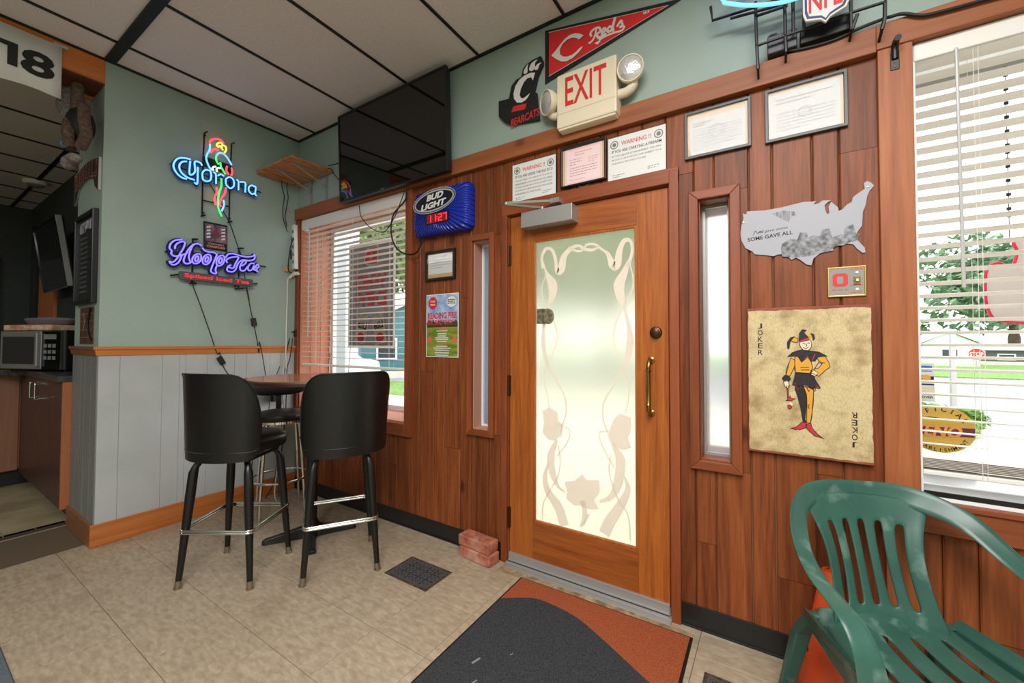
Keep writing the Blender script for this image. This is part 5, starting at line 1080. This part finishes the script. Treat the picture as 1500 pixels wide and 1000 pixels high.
cord('hanging_wire', 'black wire running down the corner behind the table, right strand of two', wpts('STRIP', .045, i=5)+[(XL+.04, -.11, .7), (XL+.06, -.17, .15), (XL+.16, -.22, .012)], .0045, m_rubber)
t = thing('wall_bracket', 'small dark catch on the corner board above the chair rail', 'bracket', (-2.325, -.021, 1.405), FR)
build('plate', G().box((-.02, -.03, 0), (.02, .03, .008)), m_bronze, t, bevel=.002); build('arm', G().tube([(0, .01, .006), (-.035, .016, .03)], .004, 6), m_bronze, t)
# posters and stickers in the windows
m_dimgrey = film('poster_film_grey', (150, 142, 142), (150, 146, 146), .35)
t = thing('window_poster', 'long grey WHO DEY poster hung against the left window, seen from behind', 'poster', (-1.667, .285, 1.752), FR)
build('sheet', G().frame(-.318, -.478, .318, .478, .025, 0, .003), translucent('poster_white_edge', (226, 222, 218), .5), t)
build('print_field', G().box((-.295, -.455, .002), (.295, .455, .003)), m_dimgrey, t)
pk = translucent('poster_pink', (236, 100, 108), .6)
g = G().text('WHO', .0, .12, .42, .125, .0034, bold=.03, mirror=True).text('DEY!', .0, -.04, .42, .125, .0034, bold=.03, mirror=True).text('B', .0, .345, .16, .14, .0034, bold=.06, mirror=True); build('lettering', g, pk, t)
build('letter_halo', G().text('B', .0, .345, .20, .175, .0031, bold=.07, mirror=True), translucent('poster_pale', (206, 190, 186), .5), t)
g = G(); cn = translucent('can_white', (246, 238, 226), .75)
for s, rz in ((-1, -.22), (1, .2)):
    mm = Matrix.Translation((s*.115, -.30, 0)) @ Matrix.Rotation(rz, 4, 'Z')
    g.prism([(-.075, -.14), (.075, -.14), (.078, .08), (.055, .12), (-.055, .12), (-.078, .08)], .003, .0036, mm)
build('can_print', g, cn, t)
g = G(); g2 = G()
for s, rz in ((-1, -.22), (1, .2)):
    mm = Matrix.Translation((s*.115, -.30, 0)) @ Matrix.Rotation(rz, 4, 'Z')
    g.text('Lite', 0, .03, .12, .07, .0039, bold=.03, mirror=True, m=mm); g2.disc(0, -.085, .05, .045, .0036, .0040, 18, mm)
build('can_lettering', g, m_blk, t); build('can_seal', g2, pk, t, kind='stuff')
build('hanger_string', G().tube([(-.28, -.478, .002), (-.30, -.60, .0), (-.32, -.74, -.01)], .003, 5), m_black, t)
# right window stickers
t = thing('keno_sticker', 'yellow oval KENO sticker on the right window glass', 'sticker', (1.935, .314, .968), FR)
build('oval', G().disc(0, 0, .105, .098, 0, .001, 40), mat('keno_yellow', (222, 176, 74), .5), t)
g = G()
def arc_text(g, word, r, a0, a1, h, z, up=True, ry=1, m=None, bold=.02):
    n = len(word)
    for i_, ch in enumerate(word):
        a = a0+(a1-a0)*(i_+.5)/n
        if ch != ' ': g.text(ch, r*math.cos(a), r*ry*math.sin(a), 0, h, z, bold=bold, rot=(a-PI/2) if up else (a+PI/2), m=m)
arc_text(g, 'OFFICIAL', .083, math.radians(160), math.radians(20), .019, .0012); arc_text(g, 'ESTABLISHMENT', .086, math.radians(205), math.radians(335), .014, .0012, False)
build('lettering', g, m_blk, t); build('band', G().prism([(-.09, -.032), (.098, -.024), (.103, .012), (-.085, .006)], .001, .0016), mat('keno_purple', (110, 40, 70), .5), t)
build('word', G().text('KENO', -.01, -.008, .15, .05, .0019, bold=.04, shear=.25), mat('keno_orange', (240, 160, 70), .5), t)
build('wordmark_line', G().ribbon([(-.07, .034), (-.03, .046), (.02, .040), (.06, .044)], .006, .001, .0014), m_blk, t)
t = thing('card_sticker', 'white strip of payment card logos on the right window glass', 'sticker', (1.885, .314, 1.16), FR)
build('sheet', G().box((-.037, -.08, 0), (.037, .08, .001)), m_paper, t)
build('blue_logo', G().box((-.03, .045, .001), (.03, .07, .0014)), mat('logo_blue', (54, 116, 180), .5), t); build('navy_bars', G().box((-.037, -.012, .001), (.035, -.005, .0014)).box((-.037, .012, .001), (.035, .026, .0013)), m_navy, t)
build('logo_circles', G().disc(-.008, .02, .014, .012, .0014, .0017, 16), m_red, t); build('logo_circle', G().disc(.012, .02, .014, .012, .0014, .0018, 16), mat('logo_amber', (236, 168, 60), .5), t)
build('lettering', G().text('DISCOVER', 0, -.062, .064, .011, .0012, bold=.03), m_blk, t); build('cream_band', G().box((-.037, -.045, .001), (.037, -.02, .0013)), mat('logo_cream', (232, 220, 190), .5), t)
t = thing('window_light_sign', 'unlit window sign with red outlined white shape behind the right blind', 'sign', (2.12, .305, 1.56), FR)
oc = crom([(-.045, .06, 0), (-.015, .083, 0), (.02, .065, 0), (.035, .12, 0), (.03, .165, 0), (.10, .18, 0), (.24, .16, 0), (.30, .02, 0), (.24, -.12, 0), (.1, -.155, 0), (-.015, -.145, 0), (-.045, -.10, 0), (-.052, -.02, 0)], 5, True)
build('panel', G().prism([(p.x, p.y) for p in oc], 0, .004), translucent('frosted_white_panel', (214, 206, 200), .6), t)
build('outline_tube', G().tube([(p.x, p.y, .006) for p in oc], .0055, 7, closed=True), mat('magenta_red_tube', (214, 40, 76), .3), t, smooth=60)
g = G()
for k_ in range(22): g.box((.012, .26+.028*k_, .0), (.024, .272+.028*k_, .006))
g.tube([(.018, .16, .002), (.018, .86, .002)], .0016, 5); build('hanging_chain', g, m_black, t)
tag(build('window_bar', G().box((1.83, .285, .802), (2.03, .31, .845)), m_black, bevel=.003), 'short black bar lying on the metal ledge of the right window', 'bar')

# ---------------------------------------------------------------- on the left wall
def lat(name, cy, cz, w): return [[(a/1000-cy, b/1000-cz, w) for a, b in st] for st in T[name]]
t = lw('neon_sign', 'parrot neon sign with blue beer script on the green wall', 'neon sign', -.66, 2.62)
parrot_ = t
def neon_part(nm, key, r, m, w=.06, parent=t, cyz=(-.66, 2.62)):
    for st in lat(key, *cyz, w): build(nm, G().tube(crom(st, 5), r, 7), m, parent, smooth=70)
neon_part('blue_script_tube', 'COR_BLUE', .0058, n_blue); neon_part('blue_tube', 'PAR_BLUE', .0062, n_blue); neon_part('red_tube', 'PAR_RED', .0066, n_red)
neon_part('green_tube', 'PAR_GREEN', .0066, n_green); neon_part('yellow_tube', 'PAR_YEL', .006, n_yel); neon_part('white_tube', 'PAR_WHT', .006, n_wht)
g = G()
for st in lat('COR_FRAME', -.66, 2.62, .03): g.tube(st, .0055, 6)
for y, z in ((.035, .30), (-.09, .30), (-.09, -.30), (.09, -.30)): g.tube([(y, z, .03), (y, z, .0)], .005, 6)
build('wire_frame', g, m_blackmetal, t, smooth=50)
g = G()
for st in lat('COR_BLUE', -.66, 2.62, .05): g.ribbon([(p[0], p[1]-.004) for p in st], .026, .046, .048)
build('backing', g, m_navy, t)
build('transformer', G().box((-.10, .06, .012), (.07, .13, .045)), m_black, t, bevel=.004)
t = lw('neon_sign', 'violet neon tea script with red lettered bar below it', 'neon sign', -.65, 1.92)
tea_ = t
neon_part('violet_script_tube', 'HOOP', .0056, n_vio, .06, t, (-.65, 1.92))
g = G()
for st in lat('HOOP', -.65, 1.92, .05): g.ribbon([(p[0], p[1]-.003) for p in st], .034, .044, .046)
build('backing', g, mat('near_black_backing', (12, 14, 40), .4), t)
g = G()
for st in lat('HOOP_FRAME', -.65, 1.92, .03): g.tube(st, .0065, 6)
for y, z in ((-.16, .06), (.13, .06), (-.16, -.14), (.13, -.14)): g.tube([(y, z, .03), (y, z, .0)], .006, 6)
build('wire_frame', g, m_blackmetal, t, smooth=50)
rb = rsq(.25, .030, .012)
build('bar', G().prism([(a-.005, b-.105+.004*a) for a, b in rb], .035, .06), mat('grey_bar', (82, 82, 84), .5), t, bevel=.003)
build('bar_lettering', G().text('Spiked Iced Tea', -.005, -.107, .44, .036, .0605, bold=.02), neon('dull_red_letters', (226, 30, 40), .75), t)
t = lw('champions_plaque', 'small framed champions plaque between the two neon signs', 'plaque', -.662, 2.155, .001); t.rotation_euler = (PI/2, math.radians(-1), PI/2)
build('board', G().box((-.08, -.105, 0), (.08, .105, .014)), m_blk, t, bevel=.002)
build('picture_print', G().box((-.072, -.045, .014), (.074, .09, .0145)), mottled('blue_red_print', (36, 44, 84), (150, 110, 120), 34, .4, bump=0), t)
g = G()
for s in (-1, 1):
    for k_ in range(4): g.prism([(s*.05-.014, .055-.026*k_), (s*.05+.014, .062-.026*k_), (s*.05+.012, .076-.026*k_), (s*.05-.012, .068-.026*k_)], .0145, .0149)
build('white_print', g, m_paper, t); build('figure_print', G().disc(0, .02, .022, .034, .0145, .0150, 16), mat('print_maroon', (120, 50, 60), .5), t)
build('lettering', G().text('TOURNAMENT', 0, -.062, .115, .013, .0144, bold=.02).text('CHAMPIONS', 0, -.084, .125, .018, .0144, bold=.03), mat('orange_lettering', (226, 150, 120), .5), t)
cord('power_cord', 'thin black cord running from the parrot neon past the plaque down the wall', [(XL+.02, a/1000, b/1000) for a, b in T['NEON_CORD'][0]]+[(XL+.02, a/1000, b/1000) for a, b in T['NEON_CORD2'][1]]+[(XL+.03, a/1000, b/1000) for a, b in T['NEON_CORD3'][1]]+[(XL+.06, -.25, .9), (XL+.03, -.3, .3), (XL+.1, -.34, .012)], .0035, m_rubber, parrot_)
pc = [(XL+.02, a/1000, b/1000) for a, b in T['NEON_CORD2'][0]]+[(XL+.028, a/1000, b/1000) for a, b in T['NEON_CORD3'][0][1:]]
cord('power_cord', 'thin black cord from the violet neon with an inline switch above the stool', pc+[(XL+.03, -.40, 1.0), (XL+.05, -.38, .5), (XL+.08, -.42, .012)], .0035, m_rubber, tea_)
def inl(par, y, z, tilt):
    mm = Matrix.LocRotScale(par.location, par.rotation_euler, None).inverted() @ Matrix.Translation((XL+.028, y, z)) @ Matrix.Rotation(tilt, 4, 'X')
    build('cord_switch', G().box((-.012, -.02, -.034), (.012, .02, .034), mm), m_black, par, bevel=.006)
p_ = T['NEON_CORD2'][1][2]; inl(parrot_, p_[0]/1000, p_[1]/1000, .15)
p_ = T['NEON_CORD3'][0][2]; inl(tea_, p_[0]/1000, p_[1]/1000, .5)
t = lw('power_adapter', 'black power adapter hanging from cords behind the bistro table', 'adapter', -.21, .86, .03)
build('body', G().box((-.026, -.05, 0), (.026, .05, .04)), m_black, t, bevel=.005); build('cord', G().tube(crom([(-.01, .05, .02), (-.02, .12, .02), (.02, .19, .01), (.05, .25, .0)], 5), .004, 6), m_rubber, t, smooth=60)

# ---------------------------------------------------------------- on the end face and header
def ew(name, label, cat, x, z, off=0): return thing(name, label, cat, (x, YE-off, z), FR)
t = ew('chalkboard_menu', 'tall dark chalkboard menu on the end of the green wall', 'chalkboard', -2.645, 1.895, .0)
build('frame', G().frame(-.235, -.315, .235, .315, .028, 0, .03), m_blackmetal, t, bevel=.004); build('slate', G().box((-.21, -.29, .0), (.21, .29, .012)), mat('slate_green_black', (28, 34, 32), .35), t)
g = G()
for k_ in range(12): g.text(['DRINKS', 'DRAFT', 'BOTTLES', 'CANS', 'WELLS', 'SHOTS', 'WINE', 'SODA', 'WINGS', 'NACHOS', 'PIZZA', 'FRIES'][k_], -.05, .15-.034*k_, .17, .014, .0122)
build('chalk_lettering', g, mat('chalk', (120, 124, 122), .8), t)
build('chalk_header', G().prism([(-.17, .19), (-.02, .19), (.0, .215), (.15, .19), (.18, .27), (-.16, .262)], .012, .0126), mottled('chalk_blue_white', (60, 56, 90), (196, 196, 200), 22, .7, bump=0), t)
t = ew('arched_sign', 'arched team name sign above the chalkboard menu', 'sign', -2.70, 2.46, .0)
ao = []; n = 16
for k_ in range(n+1): x = -.30+.6*k_/n; ao.append((x, .115-.35*x*x))
ai = [(.30, -.13), (.22, -.085), (.21, -.06)]+[(.19-.38*k_/10, .0-.9*(.19-.38*k_/10)**2) for k_ in range(11)]+[(-.21, -.06), (-.22, -.085), (-.30, -.13)]
build('board', G().prism(ao+ai, 0, .012), m_blk, t); build('edge', G().ring([(x*1.03, y*1.03+.004) for x, y in ao+ai], ao+ai, -.001, .011), mat('sign_white_edge', (186, 182, 176), .6), t)
g = G()
for k_, ch in enumerate('BENGALS'): x = -.245+.0817*k_; g.text(ch, x, .055-.45*x*x, .062, .105+.25*abs(x)*.2, .0122, bold=.05, rot=-x*.5)
build('lettering', g, mat('dull_orange_letter', (196, 110, 88), .6), t)
g = G()
for k_, ch in enumerate('BENGALS'): x = -.245+.0817*k_; g.text(ch, x, .055-.45*x*x, .052, .085+.25*abs(x)*.2, .0126, bold=.0, rot=-x*.5)
build('letter_cores', g, m_blk, t)
t = ew('beer_tin_sign', 'small dull red printed sign below the chalkboard menu', 'sign', -2.62, 1.435, .0)
build('sheet', G().box((-.16, -.125, 0), (.16, .125, .006)), mottled('dull_red_tin', (60, 34, 28), (104, 66, 52), 24, .5, bump=0), t)
g = G()
for y in (.08, .03, -.03, -.08): g.box((-.14, y-.003, .006), (.14, y+.003, .0064))
g.ribbon([(-.08, .09), (-.05, .03), (-.07, -.03)], .018, .006, .0066); build('pale_print', g, mat('tin_pale', (134, 110, 84), .5), t)
cord('power_cord', 'dark cord hanging over the small red sign on the wall end', [(-2.50, YE-.012, 1.55), (-2.55, YE-.014, 1.45), (-2.52, YE-.014, 1.38), (-2.46, YE-.012, 1.335)], .006, m_rubber, t)
# plush hung at the top of the wall end
t = ew('plush_toy', 'grey and brown plush toy hung head down at the top of the wall end', 'plush toy', -2.44, 2.74, .07)
m_pg = mottled('grey_plush', (108, 100, 98), (150, 142, 140), 60, .95, bump=.5); m_pb = mottled('brown_plush', (72, 54, 46), (104, 82, 70), 60, .95, bump=.5)
build('long_paddle', G().tube(crom([(-.07, .25, .04), (-.085, .18, .05), (-.075, .09, .05), (-.05, .02, .05)], 5), [.03, .045, .055, .062, .064, .064, .066, .07, .07, .068, .064, .058, .05, .04, .03, .02], 10), m_pg, t, smooth=70)
g = G().ball((.04, -.02, .03), (.09, .12, .07), 14, 8); build('body', g, m_blk, t, smooth=70)
g = G()
for pts in ([(.02, .24, .04), (.06, .14, .05), (.05, .05, .05), (.08, -.04, .05)], [(-.03, .02, .05), (-.05, -.08, .06), (-.03, -.17, .06)], [(.12, .08, .03), (.18, -.02, .04), (.19, -.12, .03), (.12, -.19, .04)], [(.05, -.02, .08), (.08, -.10, .09), (.06, -.18, .08)]): g.tube(crom(pts, 5), .03, 8)
build('limb', g, m_pb, t, smooth=70)
build('orange_patch', G().ball((.03, -.12, .09), (.035, .035, .02), 10, 6), mat('toy_orange', (214, 132, 56), .8), t, smooth=70); build('blue_patch', G().ball((.0, -.155, .09), (.045, .022, .02), 10, 6), mat('toy_blue', (96, 150, 186), .8), t, smooth=70)
build('paw', G().ball((-.11, -.235, .05), (.04, .05, .04), 10, 6).ball((.03, -.24, .05), (.06, .03, .04), 10, 6), m_pg, t, smooth=70)
t = thing('banner', 'white paper banner with black numerals hung on the header beam', 'banner', (XL+.012, -1.98, 2.985), LR)
bn = []
V = []; n = 20
for i_ in range(n+1):
    x = -.47+.945*i_/n
    for y in (-.158, .163): V.append((x, y+(-.006 if y < 0 else 0)*math.sin(i_), .004+.004*math.sin(x*9)*(1 if y < 0 else .2)))
b_ = build('sheet', G().add(V, [(2*i_, 2*i_+2, 2*i_+3, 2*i_+1) for i_ in range(n)]), m_paper, t, smooth=60); sd = b_.modifiers.new('solid', 'SOLIDIFY'); sd.thickness = .0015
build('lettering', G().text('8', .378, -.005, .135, .15, .0105, bold=.03).prism([(.30, .066), (.21, .066), (.21, .040), (.262, .040), (.262, -.068), (.30, -.068)], .0085, .0115).text('20', .08, .0, .22, .14, .0105, bold=.03), m_blk, t)
build('tape', G().box((.44, .158, .0), (.50, .176, .004)), m_lgray, t)

# ---------------------------------------------------------------- bar room beyond the opening
t = thing('base_cabinet', 'brown two door bar cabinet beside the grey wall end', 'cabinet', (-3.73, -1.17, 0))
cb = Matrix.Translation((3.73, 1.17, 0))
def cbx(a, b): return G().box(a, b, cb)
build('carcass', cbx((-4.49, -1.34, .13), (-2.97, -.99, 1.03)), m_cabside, t); build('side_panel', cbx((-2.968, -1.36, .12), (-2.952, -.99, 1.03)), m_cabside, t)
build('toe_kick', cbx((-4.49, -1.28, 0), (-2.96, -1.0, .13)), m_vinylblk, t)
for x0, x1, hx in ((-4.49, -3.735, -3.80), (-3.73, -2.968, -3.06)):
    d = build('door', cbx((x0, -1.362, .125), (x1, -1.342, 1.025)), m_cab, t, bevel=.002)
    for hh in ((hx,) if x0 < -4 else (hx-.55, )) : build('handle', G().tube(crom([(hh, -1.362, .985), (hh, -1.395, .985), (hh, -1.40, .975), (hh, -1.40, .875), (hh, -1.395, .865), (hh, -1.362, .865)], 3), .006, 7, m=cb), m_chrome, d, smooth=60)
t = thing('base_cabinet', 'tan cabinet return at the left edge below the oven', 'cabinet', (-4.8, -1.9, 0))
cb = Matrix.Translation((4.8, 1.9, 0))
build('carcass', cbx((-5.1, -2.6, .16), (-4.515, -1.0, 1.03)), m_cabpale, t); build('front_panel', cbx((-4.515, -2.6, .15), (-4.498, -1.37, 1.03)), m_cabpale, t, bevel=.003); build('toe_kick', cbx((-5.1, -2.6, 0), (-4.58, -1.0, .16)), m_vinylblk, t)
tag(build('countertop', G().prism([(-2.955, -1.385), (-4.15, -1.385), (-4.48, -1.62), (-4.48, -2.65), (-5.15, -2.65), (-5.15, -.99), (-2.955, -.99)], 1.03, 1.075), m_counter, bevel=.005), 'dark stone look countertop on the bar cabinets', 'countertop')
t = thing('countertop_oven', 'stainless countertop oven on the dark bar counter', 'oven', (-3.90, -1.375, 1.075), (0, 0, math.atan2(.25, .68)))
build('body', G().box((-.37, .0, .012), (.37, .27, .345)), m_black, t, bevel=.006); build('door', G().box((-.36, -.018, .02), (.12, .0, .335)), m_steel, t, bevel=.004)
build('door_window', G().box((-.33, -.0195, .06), (.07, -.017, .29)), mat('dim_steel', (120, 116, 112), .35, .9), t); build('handle', G().box((.09, -.045, .04), (.115, -.018, .32)), m_steel, t, bevel=.006)
build('control_panel', G().box((.125, -.016, .02), (.335, .0, .335)), m_blackgloss, t, bevel=.002); build('chrome_edge', G().box((.34, -.018, .02), (.356, .0, .34)), m_chrome, t)
g = G()
for i_ in range(3):
    for j_ in range(3): g.box((.15+.05*i_, -.0175, .10+.05*j_), (.185+.05*i_, -.016, .13+.05*j_))
g.box((.15, -.0175, .27), (.29, -.016, .31)); build('button', g, m_gray, t); g = G()
for x in (-.33, .33):
    for y in (.03, .24): g.lathe([(.015, 0), (.015, .013)], 8, Matrix.Translation((x, y, 0)))
build('foot', g, m_black, t)
t = thing('pizza_box', 'flat printed food box lying on the countertop oven', 'box', (-3.98, -1.29, 1.4205), (0, 0, math.atan2(.25, .68)))
build('carton', G().box((-.33, -.10, 0), (.24, .16, .045)), mottled('carton_print', (176, 120, 70), (214, 186, 160), 14, .6, bump=0), t, bevel=.002); build('lettering', G().text('PARTY PIZZA', .03, .024, .22, .018, .1003, m=FM), m_paper, t); build('top_print', G().box((-.32, -.095, .045), (.23, .15, .047)), m_red, t)
t = thing('storage_tub', 'grey plastic tub with a blue lid on the food box', 'tub', (-4.0, -1.26, 1.4690), (0, 0, math.atan2(.25, .68)))
tb = Matrix.Diagonal((1.7, .75, 1, 1)); build('tub', G().lathe([(.125, 0), (.13, .005), (.15, .04), (.152, .045)], 28, tb), mat('grey_tub', (110, 112, 118), .4), t, smooth=40); build('lid', G().lathe([(.155, .045), (.155, .052), (.14, .06), (.01, .062)], 28, tb), mat('tub_lid', (120, 124, 130), .35), t, smooth=40); build('blue_label', G().box((-.04, -.07, .0605), (.16, .02, .066)), mat('tub_blue', (40, 140, 170), .5), t)
t = thing('small_appliance', 'dark appliance with pale knobs at the left edge beside the oven', 'appliance', (-4.62, -1.78, 1.075))
build('body', G().box((-.15, -.2, 0), (.05, .12, .33)), m_black, t, bevel=.01); g = G()
for z in (.08, .16, .24): g.lathe([(.02, 0), (.018, .02)], 12, Matrix.Translation((.05, .06, z)) @ Matrix.Rotation(PI/2, 4, 'Y'))
build('knob', g, m_lgray, t)
t = thing('television', 'tilted black television on the dark wall of the bar room', 'television', (-4.86, -1.10, 2.20), (PI/2+math.radians(8), 0, 0))
build('back_shell', G().box((-.51, -.33, .0), (.51, .33, .045)), m_black, t, bevel=.008); build('bezel', G().frame(-.52, -.34, .52, .34, .016, .04, .062), m_blackgloss, t, bevel=.003)
build('screen', G().box((-.507, -.327, .04), (.507, .327, .052)), mat('tv_screen_dark', (8, 8, 8), .05, 0, .6), t); build('side_trim', G().box((.5195, -.335, .02), (.524, .335, .06)).box((-.5, -.343, .055), (.5, -.339, .064)), m_steel, t); build('wall_arm', G().box((-.05, -.08, -.10), (.05, .08, .0)), m_blackmetal, t)
t = thing('smoke_detector', 'round white smoke detector on the bar room ceiling', 'detector', (-5.55, -1.17, Z2-.001), (PI, 0, 0))
build('base', G().lathe([(.10, 0), (.10, .02), (.085, .04)], 24), m_white, t, smooth=40); build('cap', G().lathe([(.07, .04), (.06, .058), (.01, .062)], 20), m_gray, t, smooth=40)
dd = struct('door_2')
build('casing', G().box((-6.35, -1.01, 0), (-5.55, -.983, 2.2)), wood('orange_door_trim', (186, 104, 54), (206, 124, 70), 'Z', .7, .4, rvar=0), dd); build('door_leaf', G().box((-6.9, -1.005, 0), (-6.42, -.984, 2.25)), m_dark, dd); build('jamb', G().box((-6.42, -1.02, 0), (-6.35, -.983, 2.25)), m_blackmetal, dd)
dd = struct('door_3'); build('door_leaf', G().box((-7.098, -2.2, 0), (-7.07, -1.35, 2.35)), m_black, dd); build('casing', G().box((-7.098, -1.35, 0), (-7.06, -1.25, 2.42)).box((-7.098, -2.3, 2.35), (-7.06, -1.35, 2.45)), m_dark, dd)

# ---------------------------------------------------------------- outside
GZ = -.22
struct('ground', G().box((-60, TH, GZ-.1), (60, 9.0, GZ)), m_concrete); struct('ground.001', G().box((-90, 9.0, GZ-.12), (90, 25, GZ-.03)), m_asphalt); struct('ground.002', G().box((-120, 25, GZ-.1), (120, 120, GZ+.02)), m_grass)
struct('ground.003', G().box((-40, 6.2, GZ-.05), (-7.5, 9.0, GZ+.03)), m_grass)
tag(build('porch_post', G().box((-3.14, .92, -.3), (-2.93, 1.1, 3.4)).box((-3.17, .90, -.3), (-2.90, 1.12, .1)), m_whitegl, bevel=.006), 'white square porch post outside the left window', 'post')
def leaf_cloud(c, r, n, s, seed):
    rn = random.Random(seed); V = []; F = []
    lobes = [(rn.uniform(-.6, .6), rn.uniform(-.6, .6), rn.uniform(-.6, .6), rn.uniform(.45, .7)) for _ in range(9)]+[(0, 0, 0, .8)]
    for i_ in range(n):
        lx, ly, lz, lr = rn.choice(lobes); a = rn.uniform(0, 2*PI); u = rn.uniform(-1, 1); q = math.sqrt(1-u*u); rr = lr*rn.uniform(.75, 1.05)
        p = Vector((c[0]+r[0]*(lx+rr*q*math.cos(a)), c[1]+r[1]*(ly+rr*q*math.sin(a)), c[2]+r[2]*(lz+rr*u)))
        e = Euler((rn.uniform(-1, 1), rn.uniform(-1, 1), rn.uniform(0, 6))).to_matrix(); k_ = s*rn.uniform(.6, 1.3); o = len(V)
        V += [p+e @ Vector(w)*k_ for w in ((-1, 0, 0), (0, -.5, .12), (1, 0, 0), (0, .5, .12))]; F.append((o, o+1, o+2, o+3))
    return G().add(V, F)
def tree(label, x, y, h, r, m, seed, n=2600, s=.2):
    t = thing('tree', label, 'tree', (x, y, GZ), group='trees across the street'); g = G()
    g.tube(crom([(0, 0, -.1), (.05, 0, h*.2), (0, .05, h*.4), (.05, 0, h*.7)], 4), [.22*h/6]*5+[.16*h/6]*4+[.1*h/6]*4, 8)
    for a in range(4): g.tube([(0, 0, h*.38), (r*.45*math.cos(a*1.6), r*.45*math.sin(a*1.6), h*.62)], .05*h/6, 6)
    build('trunk', g, m_bark, t, smooth=60); build('foliage', leaf_cloud((0, 0, h*.62), (r, r, h*.38), n, s, seed), m, t, kind='stuff')
    core = build('inner_crown', G().ball((0, 0, h*.60), (r*.72, r*.72, h*.30), 14, 9), m, t, smooth=80)
tree('tall leafy tree above the houses beyond the left window, left side', -33, 22, 15, 5.5, m_leaf, 1, 8000, .36); tree('tall leafy tree behind the hanging poster beyond the left window', -21.0, 22.0, 15, 5.2, m_leaf, 2, 8000, .36); tree('tree at the right end of the row beyond the left window', -16.5, 34, 17, 5.6, m_leaf, 3, 7000, .4)
tree('dark green tree beyond the right window behind the pale garage', 18.5, 50, 10.5, 5.4, m_leafD, 4, 6000, .42); tree('dark green tree beyond the right window at the right edge', 33, 54, 11, 6, m_leafD, 5, 5000, .42); tree('smaller tree beyond the right window left of the garage post', 12.2, 56, 4.6, 3.0, m_leaf, 6, 2000, .22)
tree('broad tree added beyond the frosted door to darken its glass', -6.2, 19.5, 15, 6.2, m_leaf, 7, 9000, .4)  # tree added to dim what shows through the frosted door glass
def house(label, x, y, w, d, h, rh, m, gable=True, rz=0, group=None):
    t = thing('house', label, 'house', (x, y, GZ), (0, 0, rz)); build('wall', G().box((-w/2, 0, -.2), (w/2, d, h)), m, t)
    if gable: build('roof', G().prism([(-w/2-.25, h-.05), (0, h+rh), (w/2+.25, h-.05), (w/2+.25, h+.12), (0, h+rh+.2), (-w/2-.25, h+.12)], -d-.2, .25, FM), m_wsiding, t); build('gable', G().prism([(-w/2, h), (w/2, h), (0, h+rh)], -d, -.0, FM), m, t)
    else: build('roof', G().box((-w/2-.3, -.3, h), (w/2+.3, d+.3, h+rh)), m_wsiding, t)
    for k_ in range(max(1, int(w/2))):
        wx = -w/2+w*(k_+.5)/max(1, int(w/2)); f_ = build('window', G().frame(wx-.45, h*.35, wx+.45, h*.78, .08, .0, .06, FM), m_wsiding, t); build('window_pane', G().box((wx-.38, -.02, h*.38), (wx+.38, .0, h*.75)), m_darkwin, f_)
    for k_ in range(5): build('siding_board', G().box((-w/2-.01, -.012, h*(k_+.05)/5), (w/2+.01, .0, h*(k_+.95)/5)), m, t)
    build('foundation', G().box((-w/2-.05, -.05, -.2), (w/2+.05, d, .28)), m_concrete, t); return t
house('teal gabled house beyond the left window beside the poster', -12.3, 10.9, 4.4, 4, 2.25, 1.1, m_teal, True, math.radians(40)); house('blue house with white fascia beyond the left window behind the poster', -20.4, 9.4, 6.0, 5, 2.0, .55, m_blue, False, math.radians(40))
house('pale garage beyond the right window behind the grey post', 11.6, 38, 2.7, 3, 1.6, .8, m_wsiding, True, 0)
house('low dark building across the street beyond the right window', 20.5, 42, 12, 3, 1.1, .3, mat('dark_siding', (92, 92, 92), .8), False)
t = thing('parked_car', 'white car parked on the street beyond the left window', 'car', (-13.6, 7.3, GZ), (0, 0, math.radians(30)))
cpf = [(-2.1, .3), (-2.12, .75), (-1.5, .85), (-.9, 1.32), (.7, 1.36), (1.35, .92), (2.05, .8), (2.15, .35)]
build('body', G().prism(cpf, -.85, .85, FM), m_white, t, bevel=.08, seg=3); build('side_glass', G().prism([(-1.25, .88), (-.8, 1.25), (.62, 1.28), (1.1, .92)], -.86, .86, FM), m_darkwin, t)
for x in (-1.35, 1.3):
    for y in (-.8, .8): build('wheel', G().lathe([(.16, -.1), (.30, -.1), (.32, -.06), (.32, .06), (.30, .1), (.16, .1)], 20, Matrix.Translation((x, y, .32)) @ Matrix.Rotation(PI/2, 4, 'X')), m_black, t, smooth=40)
t = thing('stop_sign', 'red octagonal stop sign across the street beyond the right window', 'sign', (11.4, 32.9, GZ)); ot = [(.38*math.cos(PI/8+k_*PI/4), .95+.38*math.sin(PI/8+k_*PI/4)) for k_ in range(8)]
build('plate', G().prism(ot, .03, .04, FM), m_red, t); build('border', G().ring([(a*1.0, b) for a, b in ot], [(a*.92, .95+(b-.95)*.92) for a, b in ot], .04, .043, FM), m_paper, t); build('lettering', G().text('STOP', 0, .95, .56, .24, .042, bold=.02, m=FM), m_paper, t); build('post', G().box((-.03, -.03, 0), (.03, .03, .95)), m_alu, t)
t = thing('sign_post', 'pale grey post standing by the bush beyond the right window', 'post', (4.15, 8.7, GZ)); build('post', G().box((-.04, -.04, 0), (.04, .04, 1.75)), m_alu, t, bevel=.008); build('post_cap', G().box((-.05, -.05, 1.75), (.05, .05, 1.80)), m_alu, t)
t = thing('bush', 'low bright green bush on the pavement beyond the right window', 'bush', (3.87, 7.75, GZ)); build('foliage', leaf_cloud((0, 0, .27), (.55, .35, .25), 2600, .06, 9), m_bush, t, kind='stuff'); build('inner_crown', G().ball((0, 0, .22), (.40, .26, .19), 12, 8), m_bush, t, smooth=80); build('stem', G().tube([(0, 0, -.05), (0, 0, .2)], .03, 6), m_bark, t)
